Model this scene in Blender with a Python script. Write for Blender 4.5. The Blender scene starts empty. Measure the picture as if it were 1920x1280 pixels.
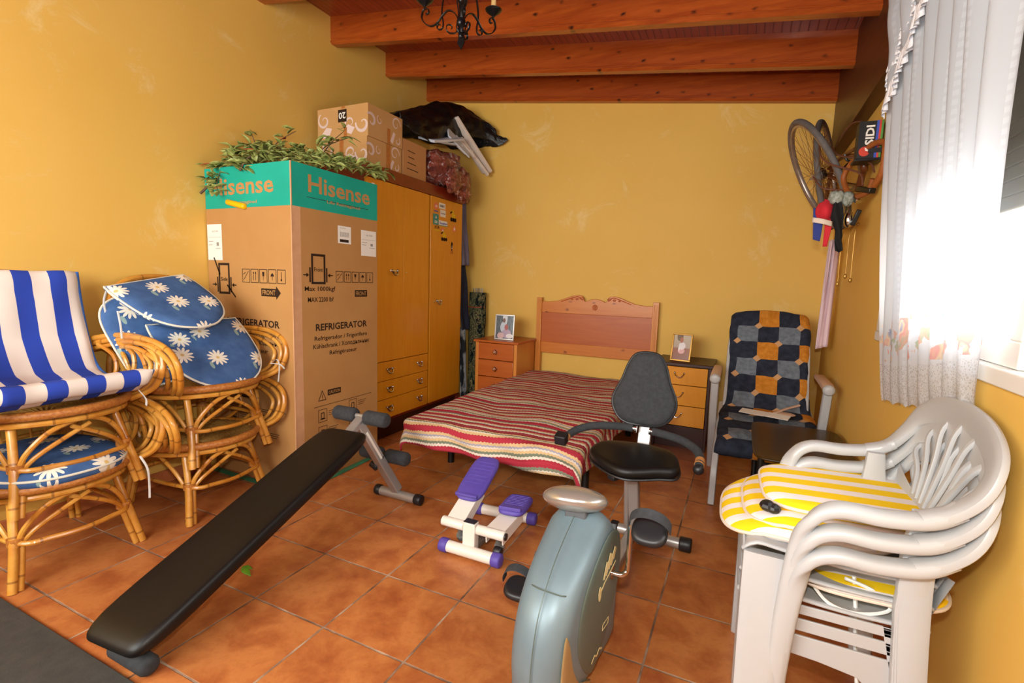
import bpy, bmesh, math, random
from mathutils import Vector, Matrix, noise
from math import sin, cos, pi, radians, sqrt, atan2
random.seed(7)
C = bpy.context.scene.collection
SC = bpy.context.scene
V = Vector

# ------------------------------------------------------------------ camera
cam_d = bpy.data.cameras.new('camera'); cam = bpy.data.objects.new('camera', cam_d); C.objects.link(cam)
cam_d.sensor_width = 36; cam_d.lens = 920.295 / 1920 * 36; cam_d.clip_start = .02; cam_d.clip_end = 100
yaw, pit, rol = 0.435846, -0.120280, -0.032228
RM = Matrix.Rotation(yaw, 3, 'Z') @ Matrix.Rotation(pit, 3, 'X') @ Matrix.Rotation(rol, 3, 'Y')
rt, fw, up = RM.col[0], RM.col[1], RM.col[2]
mw = Matrix((rt, up, -fw)).transposed().to_4x4(); mw.translation = V((2.17108, -1.11612, 1.16396))
cam.matrix_world = mw
SC.camera = cam
SC.view_settings.view_transform = 'Standard'; SC.view_settings.look = 'None'
SC.view_settings.gamma = 1; SC.view_settings.exposure = 0.10; SC.view_settings.use_curve_mapping = False

# ------------------------------------------------------------------ sky and lights
w = bpy.data.worlds.new('sky'); SC.world = w; w.use_nodes = True
w.node_tree.nodes['Background'].inputs[0].default_value = (1.0, .97, .90, 1)
w.node_tree.nodes['Background'].inputs[1].default_value = 5.0

def area(name, loc, target, sx, sy, power, col=(1, 1, 1)):
    l = bpy.data.lights.new(name, 'AREA'); l.shape = 'RECTANGLE'; l.size = sx; l.size_y = sy
    l.energy = power; l.color = col
    o = bpy.data.objects.new(name, l); C.objects.link(o); o.location = loc
    o.rotation_euler = (V(target) - V(loc)).to_track_quat('-Z', 'Y').to_euler()
    return o
# flash on top of the camera, side window daylight, and an added rear fill
area('camera_flash', mw.translation + V((-.01, -.02, .16)), mw.translation + fw * 3 + V((0, 0, .35)), .07, .04, 21, (1, .985, .93))
area('daylight_side', (3.05, .1, 1.25), (1.0, .3, .7), 1.3, .5, 22, (.93, .97, 1))
area('fill_rear', (.6, -2.32, 1.7), (.6, 2.0, 1.2), 2.4, 1.3, 84, (.96, 1, .97))  # unseen ambient fill lamp, added behind the camera

# ------------------------------------------------------------------ helpers
def lin(c):
    if isinstance(c, str):
        c = [int(c[i:i+2], 16) / 255 for i in (0, 2, 4)]
        c = [x / 12.92 if x <= .04045 else ((x + .055) / 1.055) ** 2.4 for x in c]
    return (c[0], c[1], c[2], 1)

class N:
    """small node-tree helper"""
    def __init__(s, name, rough=.5, metal=0, spec=.5, coat=0):
        s.m = bpy.data.materials.new(name); s.m.use_nodes = True; s.t = s.m.node_tree
        s.b = s.t.nodes['Principled BSDF']
        s.b.inputs['Roughness'].default_value = rough; s.b.inputs['Metallic'].default_value = metal
        s.b.inputs['Specular IOR Level'].default_value = spec; s.b.inputs['Coat Weight'].default_value = coat
        s.b.inputs['Coat Roughness'].default_value = .12
    def n(s, typ, **kw):
        x = s.t.nodes.new(typ)
        for k, v in kw.items(): setattr(x, k, v)
        return x
    def set(s, x, **kw):
        for k, v in kw.items(): x.inputs[k.replace('_', ' ')].default_value = v
        return x
    def l(s, a, b): s.t.links.new(a, b)
    def math(s, op, a, b=None, c=None, clamp=False):
        x = s.n('ShaderNodeMath', operation=op); x.use_clamp = clamp
        for i, q in enumerate((a, b, c)):
            if q is None: continue
            if isinstance(q, (int, float)): x.inputs[i].default_value = q
            else: s.l(q, x.inputs[i])
        return x.outputs[0]
    def vmath(s, op, a, b=None):
        x = s.n('ShaderNodeVectorMath', operation=op)
        for i, q in enumerate((a, b)):
            if q is None: continue
            if isinstance(q, tuple): x.inputs[i].default_value = q
            else: s.l(q, x.inputs[i])
        return x.outputs['Value'] if op in ('LENGTH', 'DOT_PRODUCT', 'DISTANCE') else x.outputs[0]
    def coord(s, kind='Object', scale=(1, 1, 1), rot=(0, 0, 0), loc=(0, 0, 0)):
        tc = s.n('ShaderNodeTexCoord'); mp = s.n('ShaderNodeMapping')
        mp.inputs['Scale'].default_value = scale; mp.inputs['Rotation'].default_value = rot; mp.inputs['Location'].default_value = loc
        s.l(tc.outputs[kind], mp.inputs[0]); return mp.outputs[0]
    def noise(s, vec, scale=5, detail=4, rough=.55, dist=0):
        x = s.n('ShaderNodeTexNoise'); s.l(vec, x.inputs['Vector'])
        x.inputs['Scale'].default_value = scale; x.inputs['Detail'].default_value = detail
        x.inputs['Roughness'].default_value = rough; x.inputs['Distortion'].default_value = dist
        return x.outputs['Fac']
    def ramp(s, fac, stops, interp='LINEAR'):
        x = s.n('ShaderNodeValToRGB'); x.color_ramp.interpolation = interp
        e = x.color_ramp.elements
        while len(e) < len(stops): e.new(.5)
        for q, (p, c) in zip(e, stops): q.position = p; q.color = lin(c) if not isinstance(c, float) else (c, c, c, 1)
        s.l(fac, x.inputs[0]); return x.outputs[0]
    def mix(s, fac, a, b, mode='MIX'):
        x = s.n('ShaderNodeMix', data_type='RGBA', blend_type=mode)
        if isinstance(fac, (int, float)): x.inputs[0].default_value = fac
        else: s.l(fac, x.inputs[0])
        for i, q in ((6, a), (7, b)):
            if isinstance(q, (str, tuple)): x.inputs[i].default_value = lin(q)
            else: s.l(q, x.inputs[i])
        return x.outputs[2]
    def bump(s, h, strength=.3, dist=.01):
        x = s.n('ShaderNodeBump'); x.inputs['Strength'].default_value = strength; x.inputs['Distance'].default_value = dist
        s.l(h, x.inputs['Height']); s.l(x.outputs[0], s.b.inputs['Normal'])
    def col(s, c):
        if isinstance(c, (str, tuple)): s.b.inputs['Base Color'].default_value = lin(c)
        else: s.l(c, s.b.inputs['Base Color'])
        return s

def pmat(name, c1, c2=None, scale=6, stretch=(1, 1, 1), rough=.5, metal=0, bump=0, bscale=60, spec=.5, coat=0, lo=.35, hi=.65, dist=0, bdist=.003):
    q = N(name, rough, metal, spec, coat)
    v = q.coord('Object', stretch)
    if c2 is None: c2 = c1
    f = q.noise(v, scale, 5, .55, dist)
    q.col(q.ramp(f, [(lo, c1), (hi, c2)]))
    if bump: q.bump(q.noise(q.coord('Object', stretch), bscale, 3), bump, bdist)
    return q.m

class G:
    """mesh collector"""
    def __init__(s, T=None): s.v = []; s.f = []; s.mi = []; s.uv = []; s.T = T or Matrix()
    def add(s, vs, fs, m=0, uvs=None):
        o = len(s.v); s.v += [tuple(s.T @ V(x)) for x in vs]
        for i, f in enumerate(fs):
            s.f.append([o + k for k in f]); s.mi.append(m if isinstance(m, int) else m[i])
            s.uv.append([uvs[k] for k in f] if uvs else [(0, 0)] * len(f))
        return s
    def box(s, x0, x1, y0, y1, z0, z1, m=0):
        v = [(x, y, z) for z in (z0, z1) for y in (y0, y1) for x in (x0, x1)]
        return s.add(v, [(0, 2, 3, 1), (4, 5, 7, 6), (0, 1, 5, 4), (2, 6, 7, 3), (0, 4, 6, 2), (1, 3, 7, 5)], m)
    def bar(s, a, b, w, t, side=(0, 0, 1), m=0):
        a, b = V(a), V(b); d = (b - a).normalized(); sd = V(side); sd = (sd - d * sd.dot(d)).normalized(); n = d.cross(sd)
        v = [p + sd * (i * t / 2) + n * (j * w / 2) for p in (a, b) for i, j in ((-1, -1), (1, -1), (1, 1), (-1, 1))]
        return s.add(v, [(0, 1, 2, 3), (7, 6, 5, 4), (0, 4, 5, 1), (1, 5, 6, 2), (2, 6, 7, 3), (3, 7, 4, 0)], m)
    def sweep(s, pts, W, wd, th, n=10, m=0, closed=False, power=2.0, caps=True):
        """section wd (along W) by th, swept along pts; W a vector or a list of vectors"""
        pts = [V(p) for p in pts]; k = len(pts); vs = []; uvs = []; L = 0
        for i, p in enumerate(pts):
            if closed: t = pts[(i + 1) % k] - pts[i - 1]
            else: t = pts[min(i + 1, k - 1)] - pts[max(i - 1, 0)]
            t.normalize(); Wv = V(W[i]) if isinstance(W, list) else V(W)
            a = Wv - t * Wv.dot(t)
            if a.length < 1e-4: a = t.orthogonal()
            a.normalize(); b = t.cross(a)
            wi = wd[i] if isinstance(wd, (list, tuple)) else wd; ti = th[i] if isinstance(th, (list, tuple)) else th
            if i: L += (p - pts[i - 1]).length
            for j in range(n):
                q = 2 * pi * j / n; c, d = cos(q), sin(q)
                c = math.copysign(abs(c) ** (2 / power), c); d = math.copysign(abs(d) ** (2 / power), d)
                vs.append(p + a * (c * wi / 2) + b * (d * ti / 2)); uvs.append((L, j / n))
        fs = []
        for i in range(k if closed else k - 1):
            for j in range(n):
                a0 = i * n + j; a1 = i * n + (j + 1) % n; b0 = ((i + 1) % k) * n + j; b1 = ((i + 1) % k) * n + (j + 1) % n
                fs.append((a0, a1, b1, b0))
        if caps and not closed: fs += [tuple(range(n - 1, -1, -1)), tuple(range((k - 1) * n, k * n))]
        return s.add(vs, fs, m, uvs)
    def tube(s, pts, r, n=8, m=0, closed=False, caps=True):
        """round tube with a twist-free frame"""
        pts = [V(p) for p in pts]; k = len(pts); Ws = []
        t = (pts[1] - pts[0]).normalized(); a = t.orthogonal().normalized()
        for i in range(k):
            if closed: t = pts[(i + 1) % k] - pts[i - 1]
            else: t = pts[min(i + 1, k - 1)] - pts[max(i - 1, 0)]
            t.normalize(); a = a - t * a.dot(t); a = a.normalized() if a.length > 1e-6 else t.orthogonal().normalized()
            Ws.append(a.copy())
        rr = [2 * x for x in r] if isinstance(r, (list, tuple)) else 2 * r
        return s.sweep(pts, Ws, rr, rr, n, m, closed, 2.0, caps)
    def cyl(s, a, b, r, n=16, m=0, r2=None):
        return s.tube([a, b], [r, r if r2 is None else r2], n, m)
    def rod(s, a, b, r, e=.2, n=16, m=0):
        """cylinder with rounded ends"""
        a, b = V(a), V(b); d = (b - a).normalized(); e = e * r
        q = [(0, r - e), (e * .3, r - e * .35), (e, r)]
        P = [a + d * t for t, _ in q] + [b - d * t for t, _ in q[::-1]]; R = [x for _, x in q] + [x for _, x in q[::-1]]
        return s.tube(P, R, n, m)
    def lathe(s, o, ax, prof, n=24, m=0, caps=True):
        o, ax = V(o), V(ax).normalized()
        return s.sweepr([(o + ax * h, r) for r, h in prof], ax, n, m, caps)
    def sweepr(s, pr, ax, n, m, caps):
        a = ax.orthogonal().normalized(); b = ax.cross(a); vs = []; fs = []
        for p, r in pr: vs += [p + (a * cos(2 * pi * j / n) + b * sin(2 * pi * j / n)) * r for j in range(n)]
        for i in range(len(pr) - 1):
            for j in range(n): fs.append((i * n + j, i * n + (j + 1) % n, (i + 1) * n + (j + 1) % n, (i + 1) * n + j))
        if caps: fs += [tuple(range(n - 1, -1, -1)), tuple(range((len(pr) - 1) * n, len(pr) * n))]
        return s.add(vs, fs, m)
    def ball(s, c, rx, ry=None, rz=None, n=16, k=10, m=0):
        ry = rx if ry is None else ry; rz = rx if rz is None else rz; c = V(c); vs = []; fs = []
        for i in range(k + 1):
            a = pi * i / k
            for j in range(n):
                b = 2 * pi * j / n; vs.append(c + V((rx * sin(a) * cos(b), ry * sin(a) * sin(b), rz * cos(a))))
        for i in range(k):
            for j in range(n): fs.append((i * n + j, (i + 1) * n + j, (i + 1) * n + (j + 1) % n, i * n + (j + 1) % n))
        return s.add(vs, fs, m)
    def grid(s, fn, nu, nv, m=0, wu=False, wv=False, uvf=None):
        vs = []; uvs = []
        for j in range(nv + (0 if wv else 1)):
            for i in range(nu + (0 if wu else 1)):
                u, v_ = i / nu, j / nv; vs.append(fn(u, v_)); uvs.append(uvf(u, v_) if uvf else (u, v_))
        A = nu + (0 if wu else 1); B = nv + (0 if wv else 1); fs = []
        for j in range(nv):
            for i in range(nu):
                fs.append((j * A + i, j * A + (i + 1) % A, ((j + 1) % B) * A + (i + 1) % A, ((j + 1) % B) * A + i))
        return s.add(vs, fs, m, uvs)
    def prism(s, poly, off, m=0):
        k = len(poly); P = [V(p) for p in poly]; off = V(off)
        n = V((0, 0, 0))
        for i in range(k): n += P[i].cross(P[(i + 1) % k])
        if n.dot(off) < 0: P = P[::-1]
        vs = P + [p + off for p in P]
        fs = [tuple(range(k - 1, -1, -1)), tuple(range(k, 2 * k))] + [(i, (i + 1) % k, k + (i + 1) % k, k + i) for i in range(k)]
        return s.add(vs, fs, m)
    def pad(s, out, T, th, edge=.35, dome=.15, m=0, rings=5, fn=None, us=1):
        """cushion: closed 2-D outline, thickness th, rounded rim, domed faces; T places it; fn(x,y)->dz"""
        k = len(out); cx = sum(p[0] for p in out) / k; cy = sum(p[1] for p in out) / k
        prof = []
        for i in range(rings + 1):
            q = i / rings; prof.append((q * (1 - edge), th / 2 * (1 + dome * (1 - (q * (1 - edge)) ** 2)) - dome * th / 2 * (1 - (1 - edge) ** 2) * 0))
        top1 = prof[-1][1]
        arc = [(1 - edge + edge * sin(a), top1 * cos(a)) for a in [pi / 2 * i / 5 for i in range(1, 6)]]
        half = prof + arc; full = half + [(r, -z) for r, z in half[::-1][1:]]
        vs = []; uvs = []
        old = s.T; s.T = s.T @ T
        for r, z in full:
            for p in out:
                x = cx + (p[0] - cx) * r; y = cy + (p[1] - cy) * r
                vs.append((x, y, z + (fn(x, y) if fn else 0))); uvs.append((x * us, y * us))
        fs = []; K = len(full)
        for i in range(K - 1):
            for j in range(k): fs.append((i * k + j, (i + 1) * k + j, (i + 1) * k + (j + 1) % k, i * k + (j + 1) % k))
        s.add(vs, fs, m, uvs); s.T = old
        return s
    def text(s, txt, p0, right, upv, wd, ht, m=1, off=.0006, bold=.012):
        """flat lettering fitted to wd x ht with its lower left at p0"""
        cu = bpy.data.curves.new('t', 'FONT'); cu.body = txt; cu.resolution_u = 2; cu.offset = bold
        ob = bpy.data.objects.new('t', cu); me = bpy.data.meshes.new_from_object(ob)
        if len(me.vertices):
            xs = [v.co.x for v in me.vertices]; ys = [v.co.y for v in me.vertices]
            x0, x1, y0, y1 = min(xs), max(xs), min(ys), max(ys)
            R, U = V(right).normalized(), V(upv).normalized(); nrm = R.cross(U); p0 = V(p0)
            vs = [p0 + R * ((v.co.x - x0) / (x1 - x0) * wd) + U * ((v.co.y - y0) / (y1 - y0) * ht) + nrm * off for v in me.vertices]
            s.add(vs, [tuple(f.vertices) for f in me.polygons], m)
        bpy.data.objects.remove(ob); bpy.data.curves.remove(cu); bpy.data.meshes.remove(me)
        return s

class Face2:
    """flat printing on a plane: origin o, right r, up u"""
    def __init__(s, g, o, r, u, m=1, off=.0006):
        s.g, s.o, s.r, s.u, s.m = g, V(o), V(r), V(u), m; s.n = s.r.cross(s.u) * off
    def P(s, a, b): return s.o + s.r * a + s.u * b + s.n
    def poly(s, pts, m=None): s.g.add([s.P(*p) for p in pts], [tuple(range(len(pts)))], s.m if m is None else m); return s
    def rect(s, a0, b0, a1, b1, m=None): return s.poly([(a0, b0), (a1, b0), (a1, b1), (a0, b1)], m)
    def line(s, a0, b0, a1, b1, w=.003, m=None):
        d = V((a1 - a0, b1 - b0)); d.normalize(); q = V((-d.y, d.x)) * w / 2
        return s.poly([(a0 - q.x, b0 - q.y), (a1 - q.x, b1 - q.y), (a1 + q.x, b1 + q.y), (a0 + q.x, b0 + q.y)], m)
    def frame(s, a0, b0, a1, b1, w=.003, m=None):
        s.rect(a0, b0, a1, b0 + w, m); s.rect(a0, b1 - w, a1, b1, m); s.rect(a0, b0 + w, a0 + w, b1 - w, m); return s.rect(a1 - w, b0 + w, a1, b1 - w, m)
    def disc(s, a, b, r, m=None, n=14, ry=None): return s.poly([(a + r * cos(2 * pi * i / n), b + (ry or r) * sin(2 * pi * i / n)) for i in range(n)], m)
    def text(s, t, a, b, wd, ht, m=None, bold=.012): s.g.text(t, s.o + s.r * a + s.u * b, s.r, s.u, wd, ht, s.m if m is None else m, s.n.length * 1.3, bold); return s
    def curl(s, a, b, r, a0, turns, w, m=None, flip=1):
        n = int(22 * turns); P = []
        for i in range(n + 1):
            t = i / n; q = a0 + flip * turns * 2 * pi * t; rr = r * (1 - .78 * t)
            P.append((a + rr * cos(q), b + rr * sin(q), w * (.35 + .65 * sin(pi * min(1, t * 1.2 + .1)))))
        for i in range(n): s.line(P[i][0], P[i][1], P[i+1][0], P[i+1][1], P[i][2], m)
        return s

def link(o, parent=None):
    C.objects.link(o)
    if parent is not None: o.parent = parent
    return o
def obj(name, g, mats, parent=None, smooth=40, bevel=0, sub=0, label=None, solid=0, seg=2):
    me = bpy.data.meshes.new(name); me.from_pydata(g.v, [], g.f)
    if not isinstance(mats, (list, tuple)): mats = [mats]
    for m in mats: me.materials.append(m)
    me.polygons.foreach_set('material_index', g.mi)
    uv = me.uv_layers.new(name='UVMap'); k = 0
    flat = [c for f in g.uv for p in f for c in p]; uv.data.foreach_set('uv', flat)
    me.validate(); me.update()
    if smooth:
        me.polygons.foreach_set('use_smooth', [True] * len(me.polygons))
        me.set_sharp_from_angle(angle=radians(smooth))
    o = bpy.data.objects.new(name, me); link(o, parent)
    if solid: md = o.modifiers.new('solid', 'SOLIDIFY'); md.thickness = solid; md.offset = 0
    if bevel:
        md = o.modifiers.new('bevel', 'BEVEL'); md.width = bevel; md.segments = seg; md.limit_method = 'ANGLE'; md.angle_limit = radians(50)
    if sub: md = o.modifiers.new('sub', 'SUBSURF'); md.levels = sub; md.render_levels = sub
    if label: o['label'] = label
    return o
def tag(o, label, cat, group=None, kind=None):
    o['label'] = label; o['category'] = cat
    if group: o['group'] = group
    if kind: o['kind'] = kind
    return o
def struct(name, g, mats, **kw):
    o = obj(name, g, mats, **kw); o['kind'] = 'structure'; return o
def thing(name, label, cat, loc=(0, 0, 0), rotz=0, group=None):
    o = bpy.data.objects.new(name, None); C.objects.link(o); o.empty_display_size = .05
    o.location = loc; o.rotation_euler = (0, 0, rotz); return tag(o, label, cat, group)
def dup(root, loc=None, rotz=None, label=None, group=None):
    def cp(o, par):
        c = o.copy(); C.objects.link(c)
        if par is not None: c.parent = par
        for ch in list(o.children): cp(ch, c)
        return c
    r = cp(root, None)
    if loc is not None: r.location = loc
    if rotz is not None: r.rotation_euler = (0, 0, rotz)
    if label: r['label'] = label
    if group: r['group'] = group
    return r
def cr(pts, k=6, closed=False):
    """Catmull-Rom through points"""
    P = [V(p) for p in pts]; n = len(P); out = []
    for i in range(n if closed else n - 1):
        if closed: a, b, c, d = P[i - 1], P[i], P[(i + 1) % n], P[(i + 2) % n]
        else: a, b, c, d = P[max(i - 1, 0)], P[i], P[i + 1], P[min(i + 2, n - 1)]
        for j in range(k):
            t = j / k; out.append(.5 * ((2 * b) + (c - a) * t + (2 * a - 5 * b + 4 * c - d) * t * t + (3 * b - a - 3 * c + d) * t ** 3))
    if not closed: out.append(P[-1])
    return out
def selipse(a, b, p=2.5, n=40, cx=0, cy=0):
    r = []
    for i in range(n):
        q = 2 * pi * i / n; c, d = cos(q), sin(q)
        r.append((cx + a * math.copysign(abs(c) ** (2 / p), c), cy + b * math.copysign(abs(d) ** (2 / p), d)))
    return r
def TR(o, x, y=None, z=None):
    """frame matrix from origin and axes"""
    x = V(x).normalized(); z = V(z).normalized() if z is not None else None
    if y is None: y = z.cross(x).normalized()
    else: y = V(y).normalized()
    z = x.cross(y).normalized(); y = z.cross(x)
    m = Matrix((x, y, z)).transposed().to_4x4(); m.translation = V(o); return m

# ------------------------------------------------------------------ materials
S = .33
def wall_mat():
    q = N('yellow_wall_paint', .62, spec=.3); v = q.coord()
    base = q.ramp(q.noise(v, 1.3, 4, .5), [(.3, 'ddb052'), (.7, 'e2b75c')])
    st = q.noise(v, 3.0, 8, .72, .6)
    f = q.ramp(st, [(.575, 0.0), (.70, .65)]); 
    q.col(q.mix(f, base, 'e8cf90')); q.bump(q.noise(v, 45, 5), .12, .002); return q.m
def floor_mat():
    q = N('terracotta_tile', .28, spec=.45); v = q.coord('Object', (1 / S, 1 / S, 1 / S))
    sp = q.n('ShaderNodeSeparateXYZ'); q.l(v, sp.inputs[0])
    fx = q.math('FRACT', sp.outputs[0]); fy = q.math('FRACT', sp.outputs[1])
    dx = q.math('SUBTRACT', .5, q.math('ABSOLUTE', q.math('SUBTRACT', fx, .5))); dy = q.math('SUBTRACT', .5, q.math('ABSOLUTE', q.math('SUBTRACT', fy, .5)))
    wob = q.math('MULTIPLY', q.math('SUBTRACT', q.noise(v, 9, 2), .5), .010)
    d = q.math('ADD', q.math('MINIMUM', dx, dy), wob)
    grout = q.math('SUBTRACT', 1, q.math('MULTIPLY', q.math('SUBTRACT', d, .008), 220, clamp=True), clamp=True)
    fl = q.vmath('FLOOR', v); wn = q.n('ShaderNodeTexWhiteNoise'); q.l(fl, wn.inputs['Vector'])
    ofs = q.vmath('ADD', v, q.vmath('MULTIPLY', wn.outputs['Color'], (30, 30, 30)))
    m1 = q.noise(ofs, 2.6, 8, .68, .25)
    c = q.ramp(m1, [(.30, '9c522c'), (.45, 'b06636'), (.60, 'c47c44'), (.75, 'ac6236')])
    tone = q.math('ADD', .86, q.math('MULTIPLY', wn.outputs['Value'], .2))
    mx = q.n('ShaderNodeMix', data_type='RGBA', blend_type='MULTIPLY'); mx.inputs[0].default_value = 1
    q.l(c, mx.inputs[6]); cb = q.n('ShaderNodeCombineColor'); [q.l(tone, cb.inputs[i]) for i in range(3)]; q.l(cb.outputs[0], mx.inputs[7])
    g = q.ramp(q.noise(v, 2.3, 3), [(.35, '5c4434'), (.5, '8c705c'), (.65, 'b49c84')])
    q.col(q.mix(grout, mx.outputs[2], g))
    rg = q.math('ADD', .26, q.math('MULTIPLY', q.noise(v, 6, 4), .22)); q.l(q.math('ADD', rg, q.math('MULTIPLY', grout, .4)), q.b.inputs['Roughness'])
    h = q.math('SUBTRACT', q.math('MULTIPLY', q.noise(ofs, 5, 5), .25), grout); q.bump(h, .5, .004)
    return q.m
def wood(name, c1, c2, knots=None, axis='x', rough=.3, coat=.35, scale=1.0, grain=38):
    q = N(name, rough, coat=coat); st = {'x': (1.2, 14, 14), 'y': (14, 1.2, 14), 'z': (14, 14, 1.2)}[axis]
    v = q.coord('Object', st); f = q.noise(v, 1.6 * scale, 6, .6, 1.2)
    c = q.ramp(f, [(.28, c1), (.72, c2)])
    f2 = q.noise(v, grain / 8, 3, .5); c = q.mix(q.math('MULTIPLY', q.math('SUBTRACT', f2, .45, clamp=True), 1.2), c, c1)
    if knots:
        vo = q.n('ShaderNodeTexVoronoi', voronoi_dimensions='2D'); sp = q.n('ShaderNodeSeparateXYZ'); q.l(q.coord('Object'), sp.inputs[0]); cb = q.n('ShaderNodeCombineXYZ')
        q.l(q.math('MULTIPLY', sp.outputs[0], 6.0), cb.inputs[0]); q.l(q.math('MULTIPLY', sp.outputs[2], 10), cb.inputs[1]); q.l(cb.outputs[0], vo.inputs['Vector']); vo.inputs['Scale'].default_value = 1
        k = q.math('SUBTRACT', 1, q.math('MULTIPLY', q.math('ADD', vo.outputs['Distance'], q.math('MULTIPLY', q.noise(q.coord('Object', (14, 30, 30)), 1.5), .34)), 3.4, clamp=True), clamp=True)
        kc = q.n('ShaderNodeSeparateColor'); q.l(vo.outputs['Color'], kc.inputs[0]); k = q.math('MULTIPLY', q.math('MULTIPLY', k, 2.2, clamp=True), q.math('GREATER_THAN', kc.outputs[0], .45))
        c = q.mix(q.math('MULTIPLY', q.math('SUBTRACT', q.noise(q.coord('Object', (1.5, 9, 9)), 1.2, 3), .5, clamp=True), 2.2, clamp=True), c, c1)
        c = q.mix(k, c, knots)
    q.col(c); q.bump(f, .05, .002); return q.m
def plank_mat():
    q = N('ceiling_board_stain', .38, coat=.2); v = q.coord(); sp = q.n('ShaderNodeSeparateXYZ'); q.l(v, sp.inputs[0])
    fx = q.math('FRACT', q.math('MULTIPLY', sp.outputs[0], 1 / .045)); d = q.math('SUBTRACT', .5, q.math('ABSOLUTE', q.math('SUBTRACT', fx, .5)))
    gr = q.math('SUBTRACT', 1, q.math('MULTIPLY', d, 9, clamp=True), clamp=True)
    f = q.noise(q.coord('Object', (22, 1.5, 8)), 1.5, 5)
    q.col(q.mix(q.math('MULTIPLY', gr, .7), q.ramp(f, [(.3, '8e381c'), (.7, 'a44a28')]), '551a0e')); q.bump(q.math('SUBTRACT', 1, gr), .5, .004); return q.m
def daisy_mat():
    q = N('daisy_print_cloth', .85, spec=.15); tc = q.n('ShaderNodeTexCoord')
    mp = q.n('ShaderNodeMapping'); mp.inputs['Scale'].default_value = (5.6, 5.6, 0); q.l(tc.outputs['UV'], mp.inputs[0]); v = mp.outputs[0]
    vo = q.n('ShaderNodeTexVoronoi', voronoi_dimensions='2D', feature='F1'); q.l(v, vo.inputs['Vector']); vo.inputs['Scale'].default_value = 1; vo.inputs['Randomness'].default_value = .55
    d = q.vmath('SUBTRACT', v, vo.outputs['Position']); sp = q.n('ShaderNodeSeparateXYZ'); q.l(d, sp.inputs[0])
    r = q.vmath('LENGTH', d); ang = q.math('ARCTAN2', sp.outputs[1], sp.outputs[0])
    pet = q.math('ADD', .12, q.math('MULTIPLY', q.math('ABSOLUTE', q.math('COSINE', q.math('MULTIPLY', ang, 6.0))), .15))
    isp = q.math('LESS_THAN', r, pet); isc = q.math('LESS_THAN', r, .045)
    lf = q.vmath('LENGTH', q.vmath('MULTIPLY', q.vmath('SUBTRACT', d, (.22, -.26, 0)), (1.0, 2.6, 0)))
    isl = q.math('LESS_THAN', lf, .12)
    base = q.ramp(q.noise(v, 3, 5), [(.3, '3a5888'), (.7, '4a6a9c')])
    c = q.mix(isl, base, '8fa8a4'); c = q.mix(isp, c, 'e9e2d2'); c = q.mix(isc, c, 'd8b878'); q.col(c)
    q.bump(q.noise(v, 60, 2), .25, .002); return q.m
def stripe_mat(name, stops, period, axis=0, off=0, rough=.85):
    q = N(name, rough, spec=.15); tc = q.n('ShaderNodeTexCoord'); sp = q.n('ShaderNodeSeparateXYZ'); q.l(tc.outputs['UV'], sp.inputs[0])
    f = q.math('FRACT', q.math('ADD', q.math('MULTIPLY', sp.outputs[axis], 1 / period), off))
    q.col(q.ramp(f, stops, 'CONSTANT')); q.bump(q.noise(tc.outputs['UV'], 500, 2), .3, .001); return q.m
def patch_mat():
    q = N('patchwork_cloth', .85, spec=.15); tc = q.n('ShaderNodeTexCoord'); v = tc.outputs['UV']   # u 0..4, v 0..rows
    sp = q.n('ShaderNodeSeparateXYZ'); q.l(v, sp.inputs[0])
    i = q.math('FLOOR', sp.outputs[0]); j = q.math('FLOOR', sp.outputs[1])
    pi_ = q.math('MODULO', i, 2); pj_ = q.math('MODULO', j, 2)
    odd = q.math('ABSOLUTE', q.math('SUBTRACT', pi_, pj_))        # 1 -> navy
    navy = q.ramp(q.noise(v, 3, 4), [(.3, '20242f'), (.7, '333949')]); grey = q.ramp(q.noise(v, 4, 5), [(.3, '5b6470'), (.7, '7b8590')])
    org = q.ramp(q.noise(v, 4, 5), [(.3, 'b46f1e'), (.7, 'd38c34')])
    other = q.mix(pj_, grey, org); c = q.mix(odd, other, navy)
    # small diamonds on every second corner
    u2 = q.math('SUBTRACT', sp.outputs[0], q.math('ROUND', sp.outputs[0])); v2 = q.math('SUBTRACT', sp.outputs[1], q.math('ROUND', sp.outputs[1]))
    par = q.math('ABSOLUTE', q.math('MODULO', q.math('ADD', q.math('ROUND', sp.outputs[0]), q.math('ROUND', sp.outputs[1])), 2))
    dm = q.math('LESS_THAN', q.math('ADD', q.math('ABSOLUTE', u2), q.math('ABSOLUTE', v2)), .2)
    dm = q.math('MULTIPLY', dm, q.math('GREATER_THAN', par, .5)); q.col(q.mix(dm, c, 'c69a6c'))
    q.bump(q.noise(v, 40, 3), .3, .003); return q.m
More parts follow.
